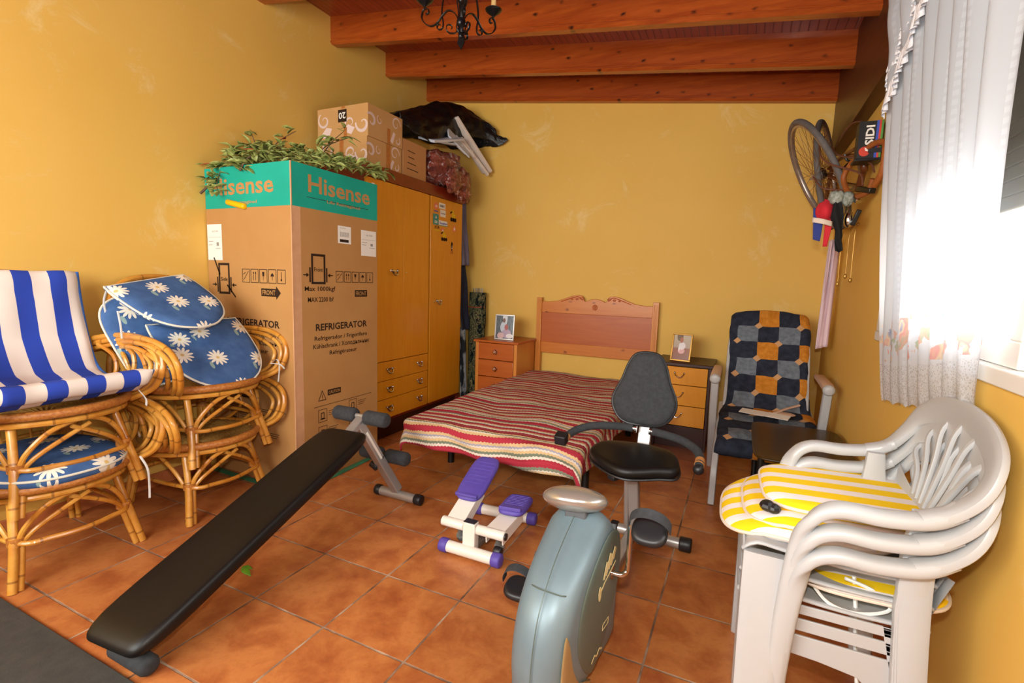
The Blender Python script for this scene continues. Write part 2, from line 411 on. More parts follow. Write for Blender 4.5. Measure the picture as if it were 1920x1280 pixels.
def blanket_mat():
    q = N('woven_blanket_stripes', .95, spec=.1); tc = q.n('ShaderNodeTexCoord'); sp = q.n('ShaderNodeSeparateXYZ'); q.l(tc.outputs['UV'], sp.inputs[0])
    zig = q.math('MULTIPLY', q.math('PINGPONG', sp.outputs[0], .009), .45)
    nn = q.math('MULTIPLY', q.math('SUBTRACT', q.noise(tc.outputs['UV'], 60, 3), .5), .010)
    y = q.math('ADD', q.math('ADD', sp.outputs[1], zig), nn)
    f = q.math('FRACT', q.math('MULTIPLY', y, 1 / .36))
    R, Rd, K, W_, GR, L = 'b03444', 'a03c44', 'd8b888', 'e0d4c4', '7c8470', 'a09cae'
    st = [(0, R), (.10, W_), (.135, GR), (.175, K), (.21, W_), (.235, L), (.26, K), (.30, R), (.38, K), (.42, W_), (.445, GR), (.465, K), (.50, Rd), (.60, W_), (.635, K), (.67, R), (.73, GR), (.75, W_), (.785, K), (.81, R), (.91, K), (.94, W_), (.96, GR)]
    c = q.ramp(f, st, 'CONSTANT')
    th = q.noise(q.coord('UV', (160, 420, 1)), 1, 2); q.col(q.mix(q.math('MULTIPLY', q.math('GREATER_THAN', th, .58), .25), c, '6c5448'))
    q.bump(q.math('ADD', th, q.math('MULTIPLY', q.math('PINGPONG', sp.outputs[1], .012), 60)), .8, .004); return q.m
def curtain_mat():
    q = N('sheer_lace_curtain', .8, spec=.1); t = q.t; tc = q.n('ShaderNodeTexCoord'); sp = q.n('ShaderNodeSeparateXYZ'); q.l(tc.outputs['UV'], sp.inputs[0])
    u, v_ = sp.outputs[0], sp.outputs[1]                     # metres: u along cloth, v height above the hem
    band = q.math('MULTIPLY', q.math('GREATER_THAN', v_, .15), q.math('LESS_THAN', v_, .30))
    bl = q.noise(q.coord('UV', (1, 1, 1)), 16, 3, .5, .4); hue = q.noise(q.coord('UV', (1, 1, 1), loc=(5, 3, 0)), 11, 2)
    pr = q.ramp(hue, [(.36, '3c5a9c'), (.44, 'e8c07c'), (.50, 'd85838'), (.58, 'd88848'), (.66, '8c9a5c')])
    msk = q.math('MULTIPLY', band, q.math('GREATER_THAN', bl, .54))
    cloth = q.mix(q.math('MULTIPLY', msk, .6), 'd2d6de', pr)
    vo = q.n('ShaderNodeTexVoronoi', feature='DISTANCE_TO_EDGE'); q.l(q.coord('UV', (120, 120, 1)), vo.inputs['Vector']); vo.inputs['Scale'].default_value = 1
    lace = q.math('MULTIPLY', q.math('LESS_THAN', v_, .14), q.math('GREATER_THAN', vo.outputs['Distance'], .16))
    dots = q.math('GREATER_THAN', q.math('SINE', q.math('MULTIPLY', v_, 260)), -.2); str_ = q.math('MULTIPLY', q.math('GREATER_THAN', q.math('SINE', q.math('MULTIPLY', u, 80)), .80), q.math('ADD', .3, dots))
    hole = q.math('ADD', .12, q.math('SUBTRACT', q.math('MULTIPLY', lace, .30), q.math('MULTIPLY', str_, .13)))
    hole = q.math('SUBTRACT', hole, q.math('MULTIPLY', msk, .08), clamp=True)
    tr = q.n('ShaderNodeBsdfTransparent'); tl = q.n('ShaderNodeBsdfTranslucent'); q.l(cloth, tl.inputs[0])
    q.col(cloth); m1 = q.n('ShaderNodeMixShader'); m1.inputs[0].default_value = .42; q.l(q.b.outputs[0], m1.inputs[1]); q.l(tl.outputs[0], m1.inputs[2])
    m2 = q.n('ShaderNodeMixShader'); q.l(hole, m2.inputs[0]); q.l(m1.outputs[0], m2.inputs[1]); q.l(tr.outputs[0], m2.inputs[2])
    q.l(m2.outputs[0], t.nodes['Material Output'].inputs[0]); return q.m
def glass_mat():
    q = N('window_glass'); tr = q.n('ShaderNodeBsdfTransparent'); gl = q.n('ShaderNodeBsdfGlossy'); gl.inputs['Roughness'].default_value = .02
    fr = q.n('ShaderNodeLayerWeight'); m = q.n('ShaderNodeMixShader'); fz = q.math('ADD', .03, q.math('MULTIPLY', q.math('POWER', fr.outputs['Facing'], 5), .7))
    q.l(fz, m.inputs[0]); q.l(tr.outputs[0], m.inputs[1]); q.l(gl.outputs[0], m.inputs[2]); q.l(m.outputs[0], q.t.nodes['Material Output'].inputs[0]); return q.m
def cane_mat(name, c1, c2, c3):
    q = N(name, .32, coat=.3); v = q.coord('Object', (1, 1, 1)); f = q.noise(v, 9, 5, .6)
    c = q.ramp(f, [(.3, c1), (.55, c2), (.75, c3)])
    tc = q.n('ShaderNodeTexCoord'); sp = q.n('ShaderNodeSeparateXYZ'); q.l(tc.outputs['UV'], sp.inputs[0])
    nd = q.math('LESS_THAN', q.math('FRACT', q.math('MULTIPLY', sp.outputs[0], 6.5)), .05)
    q.col(q.mix(q.math('MULTIPLY', nd, .6), c, '6e3810')); return q.m
def camo_mat():
    q = N('camouflage_cloth', .9, spec=.1); v = q.coord('Object', (1, 1, .45)); f = q.noise(v, 22, 3, .6, 1.5)
    q.col(q.ramp(f, [(.38, '12161a'), (.43, '3a4430'), (.50, '6a6444'), (.56, '181c20'), (.62, '8c8058')], 'CONSTANT')); q.bump(q.noise(v, 14), .6, .01); return q.m
def photo_mat(kind):
    q = N('printed_photo_' + kind, .25); v = q.coord('UV')
    sp = q.n('ShaderNodeSeparateXYZ'); q.l(v, sp.inputs[0]); u, h = sp.outputs[0], sp.outputs[1]
    def blob(cx, cy, rx, ry):
        return q.math('LESS_THAN', q.vmath('LENGTH', q.vmath('MULTIPLY', q.vmath('SUBTRACT', v, (cx, cy, 0)), (1 / rx, 1 / ry, 0))), 1)
    if kind == 'family':
        c = q.ramp(q.noise(q.coord('UV', (9, 1, 1)), 3), [(.4, '2e3436'), (.6, '667078')])
        c = q.mix(blob(.5, .95, .14, .45), c, 'c8ccd0')
        for a, k in (((.44, .50, .20, .26), 'b4bcc6'), ((.45, .80, .085, .1), '6e4632'), ((.62, .22, .28, .2), 'a890a4'), ((.60, .50, .11, .13), 'a04038'), ((.28, .12, .2, .14), 'c8a4a0'), ((.80, .12, .2, .1), 'd8d0cc')): c = q.mix(blob(*a), c, k)
    else:
        c = q.ramp(h, [(0, '7a3c28'), (.45, '8e4c34'), (.5, 'a89484'), (1, 'b8ac98')])
        for a, k in (((.35, .95, .18, .2), '6a5844'), ((.50, .36, .2, .12), 'd8a0a0'), ((.52, .56, .2, .15), 'dcd4d8'), ((.46, .80, .1, .12), 'a46044'), ((.36, .44, .05, .1), 'e4e0e0')): c = q.mix(blob(*a), c, k)
    q.col(c); return q.m

M = {}
M['wall'] = wall_mat(); M['floor'] = floor_mat(); M['plank'] = plank_mat()
M['beam'] = wood('varnished_beam', '8a360e', 'b4581e', '2a100a', 'x', .3, .3, 1.3)
M['plate'] = pmat('dark_beam_stain', '3a1c0e', '522a14', 3, (8, 1, 8), rough=.4)
M['skirt'] = pmat('terracotta_skirting', 'a85c30', 'c27444', 7, rough=.35)
M['white_alu'] = pmat('white_aluminium', 'e4e2dc', rough=.35)
M['shutter'] = pmat('roller_shutter_slat', '3e391e', '464022', 9, rough=.6)
M['glass'] = glass_mat()
M['card'] = pmat('brown_cardboard', 'b0804c', 'b68852', 3, rough=.8, spec=.15)
M['card_tape'] = pmat('light_corner_board', 'cc9c74', 'c4946c', 20, rough=.6)
M['teal'] = pmat('teal_print', '169a86', '1ba490', 3, rough=.6, spec=.2)
M['ink'] = pmat('black_ink', '33241a', rough=.8, spec=.1)
M['white_paper'] = pmat('white_label_paper', 'e8e4dc', rough=.6)
M['grey_ink'] = pmat('grey_ink', '8c8880', rough=.8)
M['laminate'] = wood('orange_wood_laminate', 'd08412', 'da9222', None, 'z', .3, .2, 1, 60)
M['mahog'] = pmat('red_brown_lacquer', '6e1e0c', '7e260f', 5, (1, 8, 8), rough=.3, coat=.2)
M['darkwood'] = pmat('dark_brown_plinth', '2c100c', '3a1810', 5, rough=.4)
M['chrome'] = pmat('polished_chrome', 'c8c8c8', rough=.14, metal=1)
M['honey'] = wood('honey_pine', 'c06a22', 'd0802f', '7a3410', 'x', .34, .15, .8)
M['honey2'] = wood('honey_pine_post', 'ca7c30', 'd68c3c', None, 'z', .34, .15, .8)
M['cherry'] = wood('cherry_veneer', 'ac5218', 'ba6224', None, 'x', .36, .15, .8)
M['blackp'] = pmat('black_plastic', '17171a', '1c1c1f', rough=.42)
M['blackm'] = pmat('black_metal_paint', '121213', rough=.35)
M['vinyl'] = pmat('black_vinyl', '0d0b0a', '110f0e', 4, rough=.42, spec=.35, bump=.12, bscale=220, bdist=.001)
M['foam'] = pmat('dark_foam_rubber', '2a2c2f', '34363a', 60, rough=.9, bump=.4, bscale=300, bdist=.001)
M['steel'] = pmat('silver_painted_steel', 'a8a6a4', 'b4b2b0', 8, rough=.35, metal=.6)
M['purple'] = pmat('purple_rubber', '50409a', '5a4aa4', 6, rough=.55)
M['cream'] = pmat('cream_painted_steel', 'e6ddd2', rough=.35)
M['greyflap'] = pmat('grey_steel', '7a7a76', rough=.4, metal=.3)
M['shell'] = pmat('blue_grey_shell', '6c7f88', '748890', 5, rough=.42, metal=.2)
M['shell2'] = pmat('grey_green_panel', '58665f', '606e66', 5, rough=.4, metal=.2)
M['gold'] = pmat('champagne_panel', 'b09a6c', 'b8a274', 5, rough=.35, metal=.5)
M['champ'] = pmat('champagne_silver', 'a8a29a', 'b0aaa2', 3, rough=.22, metal=.65)
M['greypl'] = pmat('grey_plastic', '55585c', rough=.5)
M['decal'] = pmat('pale_gold_decal', 'd6c690', rough=.4)
M['orange_rubber'] = pmat('orange_grip_band', 'a8703c', rough=.6)
M['daisy'] = daisy_mat(); M['piping'] = pmat('cream_piping', 'd8d4c4', rough=.8)
M['tie'] = pmat('white_cotton_tie', 'dcdcd8', rough=.8)
M['bluestripe'] = stripe_mat('blue_white_stripe_cloth', [(0, '2f48ae'), (.5, 'e2d6cc')], .118, 0, .07)
M['yellowstripe'] = stripe_mat('yellow_white_stripe_cloth', [(0, 'f2c81c'), (.55, 'e6dcd8')], .078, 1, .1)
M['bluecloth'] = pmat('plain_blue_cloth', '2c5ca8', '3868b0', 12, rough=.85)
M['cane'] = cane_mat('rattan_cane', 'b8701e', 'd0923a', 'dca854'); M['wrap'] = pmat('rattan_wrapping', 'a05c24', 'c07e38', 90, rough=.45, bump=.6, bscale=160, bdist=.003)
M['weave'] = pmat('woven_rattan_seat', '98682c', 'c89c50', 60, (1, 3, 3), rough=.6, bump=.6, bscale=90)
M['resin'] = pmat('white_garden_resin', 'b0b1b3', 'b6b6b6', 3, rough=.36)
M['resin_tan'] = pmat('beige_resin_arm', 'c8a48c', 'd0b09a', 5, rough=.4)
M['patch'] = patch_mat(); M['blanket'] = blanket_mat(); M['curtain'] = curtain_mat()
M['lace'] = pmat('white_lace_trim', 'e8e8ee', rough=.8, bump=.9, bscale=140, bdist=.004)
q = N('smoked_glass', .30, spec=.25); q.col('3c2a14'); M['smoked'] = q.m
M['iron'] = pmat('black_wrought_iron', '101114', '17181c', 14, rough=.28, metal=.4)
M['candle'] = pmat('cream_candle_sleeve', 'e0b878', rough=.5); M['bulb'] = pmat('frosted_bulb_glass', 'e6dedc', rough=.15)
q = N('black_bin_bag', .3, spec=.5); q.col('0e0e0f'); q.bump(q.noise(q.coord('Object', (1, 1, 1)), 14, 6, .6, .8), .8, .015); M['binbag'] = q.m
q = N('clear_bag_over_red_cloth', .18, coat=.6); v = q.coord(); q.col(q.ramp(q.noise(v, 14, 6, .65, 1.2), [(.33, '3c201c'), (.45, '823428'), (.56, '9c4a38'), (.62, 'd0b8b4'), (.70, '4a2c30')])); q.bump(q.noise(v, 26, 6, .7, 1.5), 1.0, .02); M['redbag'] = q.m
M['whitewood'] = pmat('white_laminate_board', 'd8cabd', 'dcd0c6', 5, (1, 1, 6), rough=.5); M['whitelam'] = pmat('pale_grey_board', 'c8ced8', rough=.5)
M['greyfab'] = pmat('grey_mauve_cloth', '5c5668', '686274', 10, rough=.9); M['darkfab'] = pmat('dark_navy_cloth', '161a2c', '20263c', 14, rough=.9)
M['palecloth'] = pmat('pale_grey_print_cloth', '9ca4a8', '20242c', 9, (1, 1, .5), rough=.9, lo=.5, hi=.58); M['camo'] = camo_mat(); M['bluegrey'] = pmat('blue_grey_cloth', '5a6c84', rough=.9)
M['redwood'] = pmat('red_brown_hanger', '8c4024', rough=.4)
M['leaf'] = pmat('bay_leaf_green', '6c7c3a', 'a8ac62', 30, rough=.5); M['twig'] = pmat('bark_twig', '4c3a2c', '6a5440', 30, rough=.8); M['dryleaf'] = pmat('dry_brown_leaf', 'a85420', rough=.7)
M['freshleaf'] = pmat('fresh_green_leaf', '5a8a1c', rough=.5); M['yellowpl'] = pmat('yellow_plastic', 'f0b400', rough=.35)
M['green'] = pmat('green_strap', '2a7050', '32805c', 12, rough=.5)
M['tyre'] = pmat('worn_grey_tyre', '5c5856', '6c6664', 20, rough=.75); M['tyrewall'] = pmat('brown_tyre_wall', '8a5a38', '9a6a48', 20, rough=.7)
M['rim'] = pmat('dull_steel_rim', '9a8c84', 'b0a49c', 30, rough=.35, metal=.7); M['spoke'] = pmat('rusty_spoke', '8c6238', rough=.4, metal=.5)
M['brown'] = pmat('brown_frame_paint', '5a2c14', '6c3818', 8, rough=.3, coat=.3); M['tape'] = pmat('brown_bar_tape', '8c4a1c', 'a05c28', 20, rough=.5)
M['cable'] = pmat('brown_cable', '6a4030', rough=.5)
M['red'] = pmat('red_cloth', 'c41e2c', 'd02a36', 20, rough=.85); M['navy'] = pmat('blue_cloth', '2c3a84', rough=.85); M['greyw'] = pmat('off_white_cloth', 'd8c8b8', rough=.8)
M['blackcloth'] = pmat('black_cloth', '0f1012', '15171a', 20, rough=.9); M['pinktowel'] = stripe_mat('pink_white_towel', [(0, 'dcc4cc'), (.6, 'c8a8b4')], .016, 0)
M['mitt'] = pmat('grey_patterned_cloth', 'a8aca4', '70786c', 70, rough=.9)
M['carton'] = pmat('pale_cardboard', 'bc8e58', 'c29660', 3, rough=.8, spec=.15); M['lilac'] = pmat('lilac_swirl_print', 'dcc4bc', rough=.7); M['tape2'] = pmat('brown_packing_tape', 'a4602c', 'b87438', 50, rough=.3)
M['carton2'] = pmat('plain_cardboard', 'b88450', rough=.8)
M['mat'] = pmat('dark_grey_mat', '353432', '403e3a', 30, rough=.8, bump=.3, bscale=200)
M['gilt'] = pmat('gilt_frame', 'a8803c', rough=.3, metal=.6); M['silverframe'] = pmat('silver_frame', 'b0aaa4', rough=.3, metal=.7)
M['pic1'] = photo_mat('family'); M['pic2'] = photo_mat('child')
M['bluep'] = pmat('blue_print', '3a50b0', rough=.6); M['redp'] = pmat('red_print', 'c83c28', rough=.6); M['greenp'] = pmat('green_print', '4a8c3c', rough=.6); M['yellowp'] = pmat('yellow_print', 'd8b010', rough=.6)
M['pinkp'] = pmat('pink_print', 'e07a5c', rough=.6); M['tealp'] = pmat('teal_sticker', '3c8c80', rough=.6)
M['ply'] = pmat('pale_plywood', 'b89468', rough=.7)

# ------------------------------------------------------------------ room shell
XL, XR, YB, YF = -.65, 2.70, 2.95, -2.2
SL = .1185
def zc(x): return 3.0 - SL * (x - XL)
struct('floor', G().box(XL - .2, XR + .2, YF - .2, YB + .2, -.1, 0), M['floor'], smooth=0)
struct('wall_left', G().box(XL - .15, XL, YF - .15, YB + .15, 0, 3.1), M['wall'], smooth=0)
struct('wall_back', G().box(XL, XR, YB, YB + .15, 0, 3.05), M['wall'], smooth=0)
# right wall with the window opening
WY0, WY1, WZ0, WZ1 = -.62, 1.40, .985, 2.10
g = G()
g.box(XR, XR + .15, YF - .15, WY0, 0, 2.62); g.box(XR, XR + .15, WY1, YB + .15, 0, 2.62)
g.box(XR, XR + .15, WY0, WY1, 0, WZ0); g.box(XR, XR + .15, WY0, WY1, WZ1, 2.62)
struct('wall_right', g, M['wall'], smooth=0)
g = G(); a0, a1, b0, b1 = -.6, 1.8, 1.0, 2.3  # unseen front wall; its opening is added to let the rear fill in
g.box(XL, a0, YF - .15, YF, 0, 3.05); g.box(a1, XR, YF - .15, YF, 0, 3.05); g.box(a0, a1, YF - .15, YF, 0, b0); g.box(a0, a1, YF - .15, YF, b1, 3.05)
struct('wall_front', g, M['wall'], smooth=0)
g = G()
for x0, x1 in ((a0, a0 + .05), (.575, .625), (a1 - .05, a1)): g.box(x0, x1, YF - .1, YF - .05, b0, b1)
g.box(a0, a1, YF - .1, YF - .05, b0, b0 + .05); g.box(a0, a1, YF - .1, YF - .05, b1 - .05, b1)
struct('added_rear_window', g, M['white_alu'], bevel=.004)  # frame of the opening added for the rear fill, out of view
# sloped board ceiling
g = G(); x0, x1 = XL - .15, XR + .15
v = [(x, y, zc(x) + dz) for dz in (0, .05) for y in (YF - .15, YB + .15) for x in (x0, x1)]
g.add(v, [(0, 2, 3, 1), (4, 5, 7, 6), (0, 1, 5, 4), (2, 6, 7, 3), (0, 4, 6, 2), (1, 3, 7, 5)])
struct('ceiling', g, M['plank'], smooth=0)
# rafters running down to the right with a small moulded lower edge
prof = [(0, 0), (0, .150), (.004, .153), (.004, .158), (-.003, .163), (-.003, .172), (.004, .178), (.012, .185), (.062, .185), (.070, .178), (.070, 0)]
for i, y in enumerate((2.88, 2.30, 1.70, 1.10, .50, -.10, -.70, -1.30, -1.90)):
    g = G(); n = len(prof); xs = (0.0, 2.63 - XL)
    vs = [(x, p[0], -p[1] - SL * x) for x in xs for p in prof]
    g.add(vs, [tuple(range(n)), tuple(range(2 * n - 1, n - 1, -1))] + [(j, n + j, n + (j + 1) % n, (j + 1) % n) for j in range(n)])
    o = struct('trim_%d' % (i + 1), g, M['beam'], smooth=30)
    o.location = (XL, y, 3.0 + .001)
struct('trim_10', G().box(2.63, XR, YF, YB, 2.085, 2.64), M['plate'], smooth=0)
# skirting tiles
g = G().box(XL, XL + .012, YF, .70, 0, .072); struct('baseboard_left', g, M['skirt'], smooth=0, bevel=.003)
g = G().box(XL + .012, XR, YB - .012, YB, 0, .072); struct('baseboard_back', g, M['skirt'], smooth=0, bevel=.003)
g = G().box(XR - .012, XR, YF, YB - .012, 0, .072); struct('baseboard_right', g, M['skirt'], smooth=0, bevel=.003)
g = G().box(XL + .012, XR - .012, YF, YF + .012, 0, .072); struct('baseboard_front', g, M['skirt'], smooth=0, bevel=.003)
# side window: frame, two sliding sashes, panes, lowered roller shutter
g = G(); t = .045
g.box(XR - .012, XR + .09, WY0 - .02, WY1 + .02, WZ0 - .015, WZ0 + .025); g.box(XR - .008, XR + .09, WY0 - .02, WY0 + .03, WZ0 + .025, WZ1)
g.box(XR - .008, XR + .09, WY1 - .03, WY1 + .02, WZ0 + .025, WZ1); g.box(XR - .008, XR + .09, WY0 - .02, WY1 + .02, WZ1 - .03, WZ1 + .02)
win = struct('window_1', g, M['white_alu'], bevel=.004)
def sash(y0, y1, x):
    g = G(); z0, z1 = WZ0 + .026, WZ1 - .031
    g.box(x, x + .03, y0, y1, z0, z0 + .06); g.box(x, x + .03, y0, y1, z1 - .05, z1); g.box(x, x + .03, y0, y0 + .055, z0 + .06, z1 - .05); g.box(x, x + .03, y1 - .055, y1, z0 + .06, z1 - .05)
    o = obj('window_sash', g, M['white_alu'], win, bevel=.004)
    obj('pane', G().box(x + .012, x + .018, y0 + .054, y1 - .054, z0 + .059, z1 - .049), M['glass'], o, smooth=0)
obj('mullion', G().box(XR - .006, XR + .09, .965, 1.065, WZ0 + .025, WZ1 - .03), M['white_alu'], win, bevel=.004)
sash(.28, .966, XR + .012); sash(WY0 + .031, .335, XR + .05); sash(1.064, WY1 - .031, XR + .012)
g = G()
for i in range(18): z = 1.40 + i * .04; g.box(XR + .10, XR + .112, WY0, WY1, z, z + .0402)
obj('roller_shutter', g, M['shutter'], win, bevel=.004)

# ------------------------------------------------------------------ refrigerator carton by the left wall
def marks(f, w0, w1):
    """transport symbols shared by both printed sides; w0..w1 is the printed width"""
    pass
t = thing('refrigerator_carton', 'tall brown refrigerator carton with teal band, standing on the floor against the left wall', 'box', (-.305, 1.06, 0))
g = G(Matrix.Translation((.305, -1.06, 0)))
X0, X1, Y0, Y1, H = -.645, .035, .735, 1.39, 1.742
g.box(X0, X1, Y0, Y1, 0, H)
def handling(f, a, b, w, h):
    n = 5; cw = w / n
    for i in range(n):
        x = a + i * cw; f.frame(x, b, x + cw * .9, b + h, .0035)
        cx = x + cw * .45
        if i == 0: f.line(x + .01, b + .012, x + cw * .75, b + h - .012, .003); f.line(x + .01, b + h * .6, x + cw * .4, b + h * .75, .004)
        if i == 1:
            for k in (-.009, .009): f.line(cx + k, b + .014, cx + k, b + h - .02, .003); f.poly([(cx + k - .006, b + h - .024), (cx + k + .006, b + h - .024), (cx + k, b + h - .012)])
        if i == 2: f.poly([(cx - .009, b + h - .014), (cx + .009, b + h - .014), (cx + .006, b + h * .5), (cx - .006, b + h * .5)]); f.line(cx, b + .016, cx, b + h * .5, .003)
        if i == 3: f.poly([(cx - .014, b + h * .5), (cx + .014, b + h * .5), (cx + .007, b + h * .68), (cx, b + h * .74), (cx - .007, b + h * .68)]); f.line(cx, b + .016, cx, b + h * .5, .003)
        if i == 4: f.line(cx, b + .02, cx, b + h - .012, .004); f.disc(cx, b + .02, .006)
def clampsign(f, a, b, w, h, word, strike):
    f.frame(a, b, a + w, b + h, .013); f.text(word, a + w * .2, b + h * .42, w * .6, .022)
    for s, e in ((a - .014, a - .004), (a + w + .004, a + w + .014)): f.rect(s, b + .01, e, b + h * .55)
    f.line(a - .055, b + h * .3, a - .028, b + h * .3, .006); f.poly([(a - .034, b + h * .3 - .012), (a - .016, b + h * .3), (a - .034, b + h * .3 + .012)])
    f.line(a + w + .055, b + h * .3, a + w + .028, b + h * .3, .006); f.poly([(a + w + .034, b + h * .3 - .012), (a + w + .034, b + h * .3 + .012), (a + w + .016, b + h * .3)])
    if strike: f.line(a - .035, b + h + .03, a + .012, b + h * .62, .010); f.line(a + w * .75, b + h * .3, a + w + .045, b - .015, .010)
def words(f, a, b, w):
    f.text('REFRIGERATOR', a, b, w, .040, None, .022)
    f.text('Refrigerador / Frigorifero', a - .01, b - .062, w + .01, .032)
    f.text('Kühlschrank / Холодильник', a - .02, b - .105, w + .04, .032)
    f.text('Réfrigérateur', a + w * .24, b - .152, w * .54, .032)
def caution(f, a, b, w):
    f.poly([(a, b), (a + .062, b), (a + .031, b + .062)]); f3 = Face2(f.g, f.o, f.r, f.u, 0, .0016); f3.poly([(a + .007, b + .005), (a + .055, b + .005), (a + .031, b + .052)]); f3 = Face2(f.g, f.o, f.r, f.u, 1, .0021); f3.rect(a + .029, b + .016, a + .033, b + .036); f3.rect(a + .029, b + .008, a + .033, b + .012)
    f.rect(a + .072, b + .022, a + .175, b + .056); f.text('CAUTION', a + .08, b + .03, .087, .018, 0)
    f.line(a - .03, b - .03, a + w, b - .03, .003)
    for (x, y) in ((a, b - .125), (a + w * .55, b - .115), (a, b - .225), (a + w * .55, b - .215)):
        f.frame(x, y, x + .065, y + .075, .003); f.frame(x + .02, y + .018, x + .045, y + .055, .005); f.rect(x + .012, y + .014, x + .053, y + .018)
        for k in range(3): f.line(x + .078, y + .055 - k * .012, x + .15 - k * .01, y + .055 - k * .012, .003)
def label(f, a, b, w, h, kind):
    f.rect(a, b, a + w, b + h, 4)
    F = Face2(f.g, f.o, f.r, f.u, 1, .0012)
    if kind == 'bar':
        F.text('REF CARTON', a + w * .18, b + h * .85, w * .4, .006, 5)
        for k in range(16): F.rect(a + w * (.18 + k * .042), b + h * .38, a + w * (.18 + k * .042) + .0016 + .0015 * (k % 3 == 0), b + h * .66, 5)
        F.rect(a + w * .15, b + h * .08, a + w * .82, b + h * .24)
    else:
        F.text('RS-TYPE', a + w * .35, b + h * .78, w * .4, .009, 5)
        F.line(a + .006, b + h * .64, a + w - .006, b + h * .64, .0015, 5)
        for k, (x0, x1) in enumerate(((.06, .4), (.06, .34), (.55, .9))): F.rect(a + w * x0, b + h * (.52 - .1 * k), a + w * x1, b + h * (.52 - .1 * k) + .003, 5)
        F.rect(a + w * .62, b + h * .40, a + w * .78, b + h * .50, 5)
# side turned towards the room
f = Face2(g, (0, Y0, 0), (1, 0, 0), (0, 0, 1), 1)
f.rect(X0, 1.520, X1, H, 2)
f = Face2(g, (0, Y0, 0), (1, 0, 0), (0, 0, 1), 1, .0011)
f.text('Hisense', -.595, 1.590, .505, .092, 0, .02); f.text('Life Reimagined', -.46, 1.535, .24, .022, 0)
label(f, -.640, 1.235, .125, .20, 'lab')
clampsign(f, -.555, 1.045, .095, .175, 'Side', True); handling(f, -.355, 1.115, .345, .075)
f.rect(-.205, 1.045, -.09, 1.087); f.poly([(-.09, 1.03), (-.055, 1.066), (-.09, 1.102)]); Face2(g, (0, Y0, 0), (1, 0, 0), (0, 0, 1), 0, .0018).text('FRONT', -.195, 1.053, .10, .026)
words(f, -.495, .875, .425); caution(f, -.49, .44, .45)
# narrow front side
o_ = (X1, Y0, 0); f = Face2(g, o_, (0, 1, 0), (0, 0, 1), 1)
f.rect(0, 1.520, Y1 - Y0, H, 2); f.rect(.002, .0, .056, 1.52, 3)
f = Face2(g, o_, (0, 1, 0), (0, 0, 1), 1, .0011)
f.text('Hisense', .11, 1.605, .475, .092, 0, .02); f.text('Life Reimagined', .24, 1.560, .26, .022, 0); f.line(.10, 1.578, .57, 1.578, .003)
label(f, .318, 1.355, .105, .10, 'bar'); label(f, .508, 1.295, .135, .155, 'lab')
clampsign(f, .122, 1.118, .1, .165, 'Front', False); handling(f, .30, 1.13, .32, .065)
f.text('Max 1000kgf', .075, 1.073, .22, .033); f.text('MAX 2200 lbf', .095, 1.020, .185, .027)
f.rect(.452, 1.045, .56, 1.085); Face2(g, o_, (0, 1, 0), (0, 0, 1), 0, .0018).text('FRONT', .46, 1.052, .092, .026)
words(f, .147, .858, .41); caution(f, .155, .455, .44)
obj('carton_body', g, [M['card'], M['ink'], M['teal'], M['card_tape'], M['white_paper'], M['grey_ink']], t, smooth=0)
g = G(Matrix.Translation((.305, -1.06, 0))); g.box(X1 - .004, X1 + .0022, Y0 - .0022, Y0 + .003, 0, H)
obj('corner_tape', g, M['card_tape'], t, smooth=0)
for a, b in (((-.56, .72, .002), (.04, .745, .002)), ((.055, .78, .002), (.06, 1.35, .002))):
    pass
g = G(); P = [(-.62, .70, .003), (-.3, .69, .003), (.02, .70, .003), (.075, .80, .003), (.07, 1.1, .003), (.06, 1.36, .003)]
g.sweep(cr(P, 6), [(0, 1, 0)] * 12 + [(1, 0, 0)] * 19, .045, .003, 8, power=6)
tag(obj('packing_strap', g, M['green'], smooth=30), 'flat green plastic strap on the floor around the foot of the refrigerator carton', 'strap')
# yellow plastic piece stuck in the teal band
g = G(); g.rod((-.445, .725, 1.552), (-.30, .725, 1.522), .016, .4, 12)
tag(obj('yellow_handle', g, M['yellowpl']), 'small bright yellow plastic handle poking from the side of the refrigerator carton', 'handle')

# cut leafy branches lying over the carton
t = thing('leafy_branches', 'bundle of cut bay branches with green leaves lying on the refrigerator carton', 'branches', (-.2, 1.0, 1.745))
o_ = V((-.2, 1.0, 1.745)); rnd = random.Random(3)
twigs = [[(-.62, .69, 1.60), (-.50, .76, 1.72), (-.30, .85, 1.80), (-.05, .95, 1.80), (.12, 1.10, 1.79)],
         [(-.32, .715, 1.71), (-.30, .78, 1.80), (-.20, .95, 1.84), (.0, 1.10, 1.83)],
         [(-.50, .74, 1.74), (-.52, .72, 1.66), (-.48, .70, 1.60)],
         [(-.62, .84, 1.80), (-.5, .85, 1.86), (-.35, .9, 1.88), (-.15, 1.0, 1.86)],
         [(-.58, .78, 1.72), (-.55, .82, 1.80), (-.45, .95, 1.85)],
         [(-.40, .95, 1.84), (-.34, .98, 1.93), (-.24, 1.02, 1.99)], [(-.42, .9, 1.88), (-.46, .9, 1.96)],
         [(-.1, 1.05, 1.83), (-.02, 1.08, 1.93), (-.05, 1.20, 2.02)], [(-.12, 1.03, 1.83), (-.03, 1.05, 1.90), (.0, 1.2, 1.98)],
         [(0, .98, 1.80), (.08, 1.15, 1.80), (.10, 1.36, 1.79)], [(-.1, .84, 1.79), (.02, .9, 1.77), (.1, 1.05, 1.77)]]
g = G(Matrix.Translation(-o_)); gl = G(Matrix.Translation(-o_))
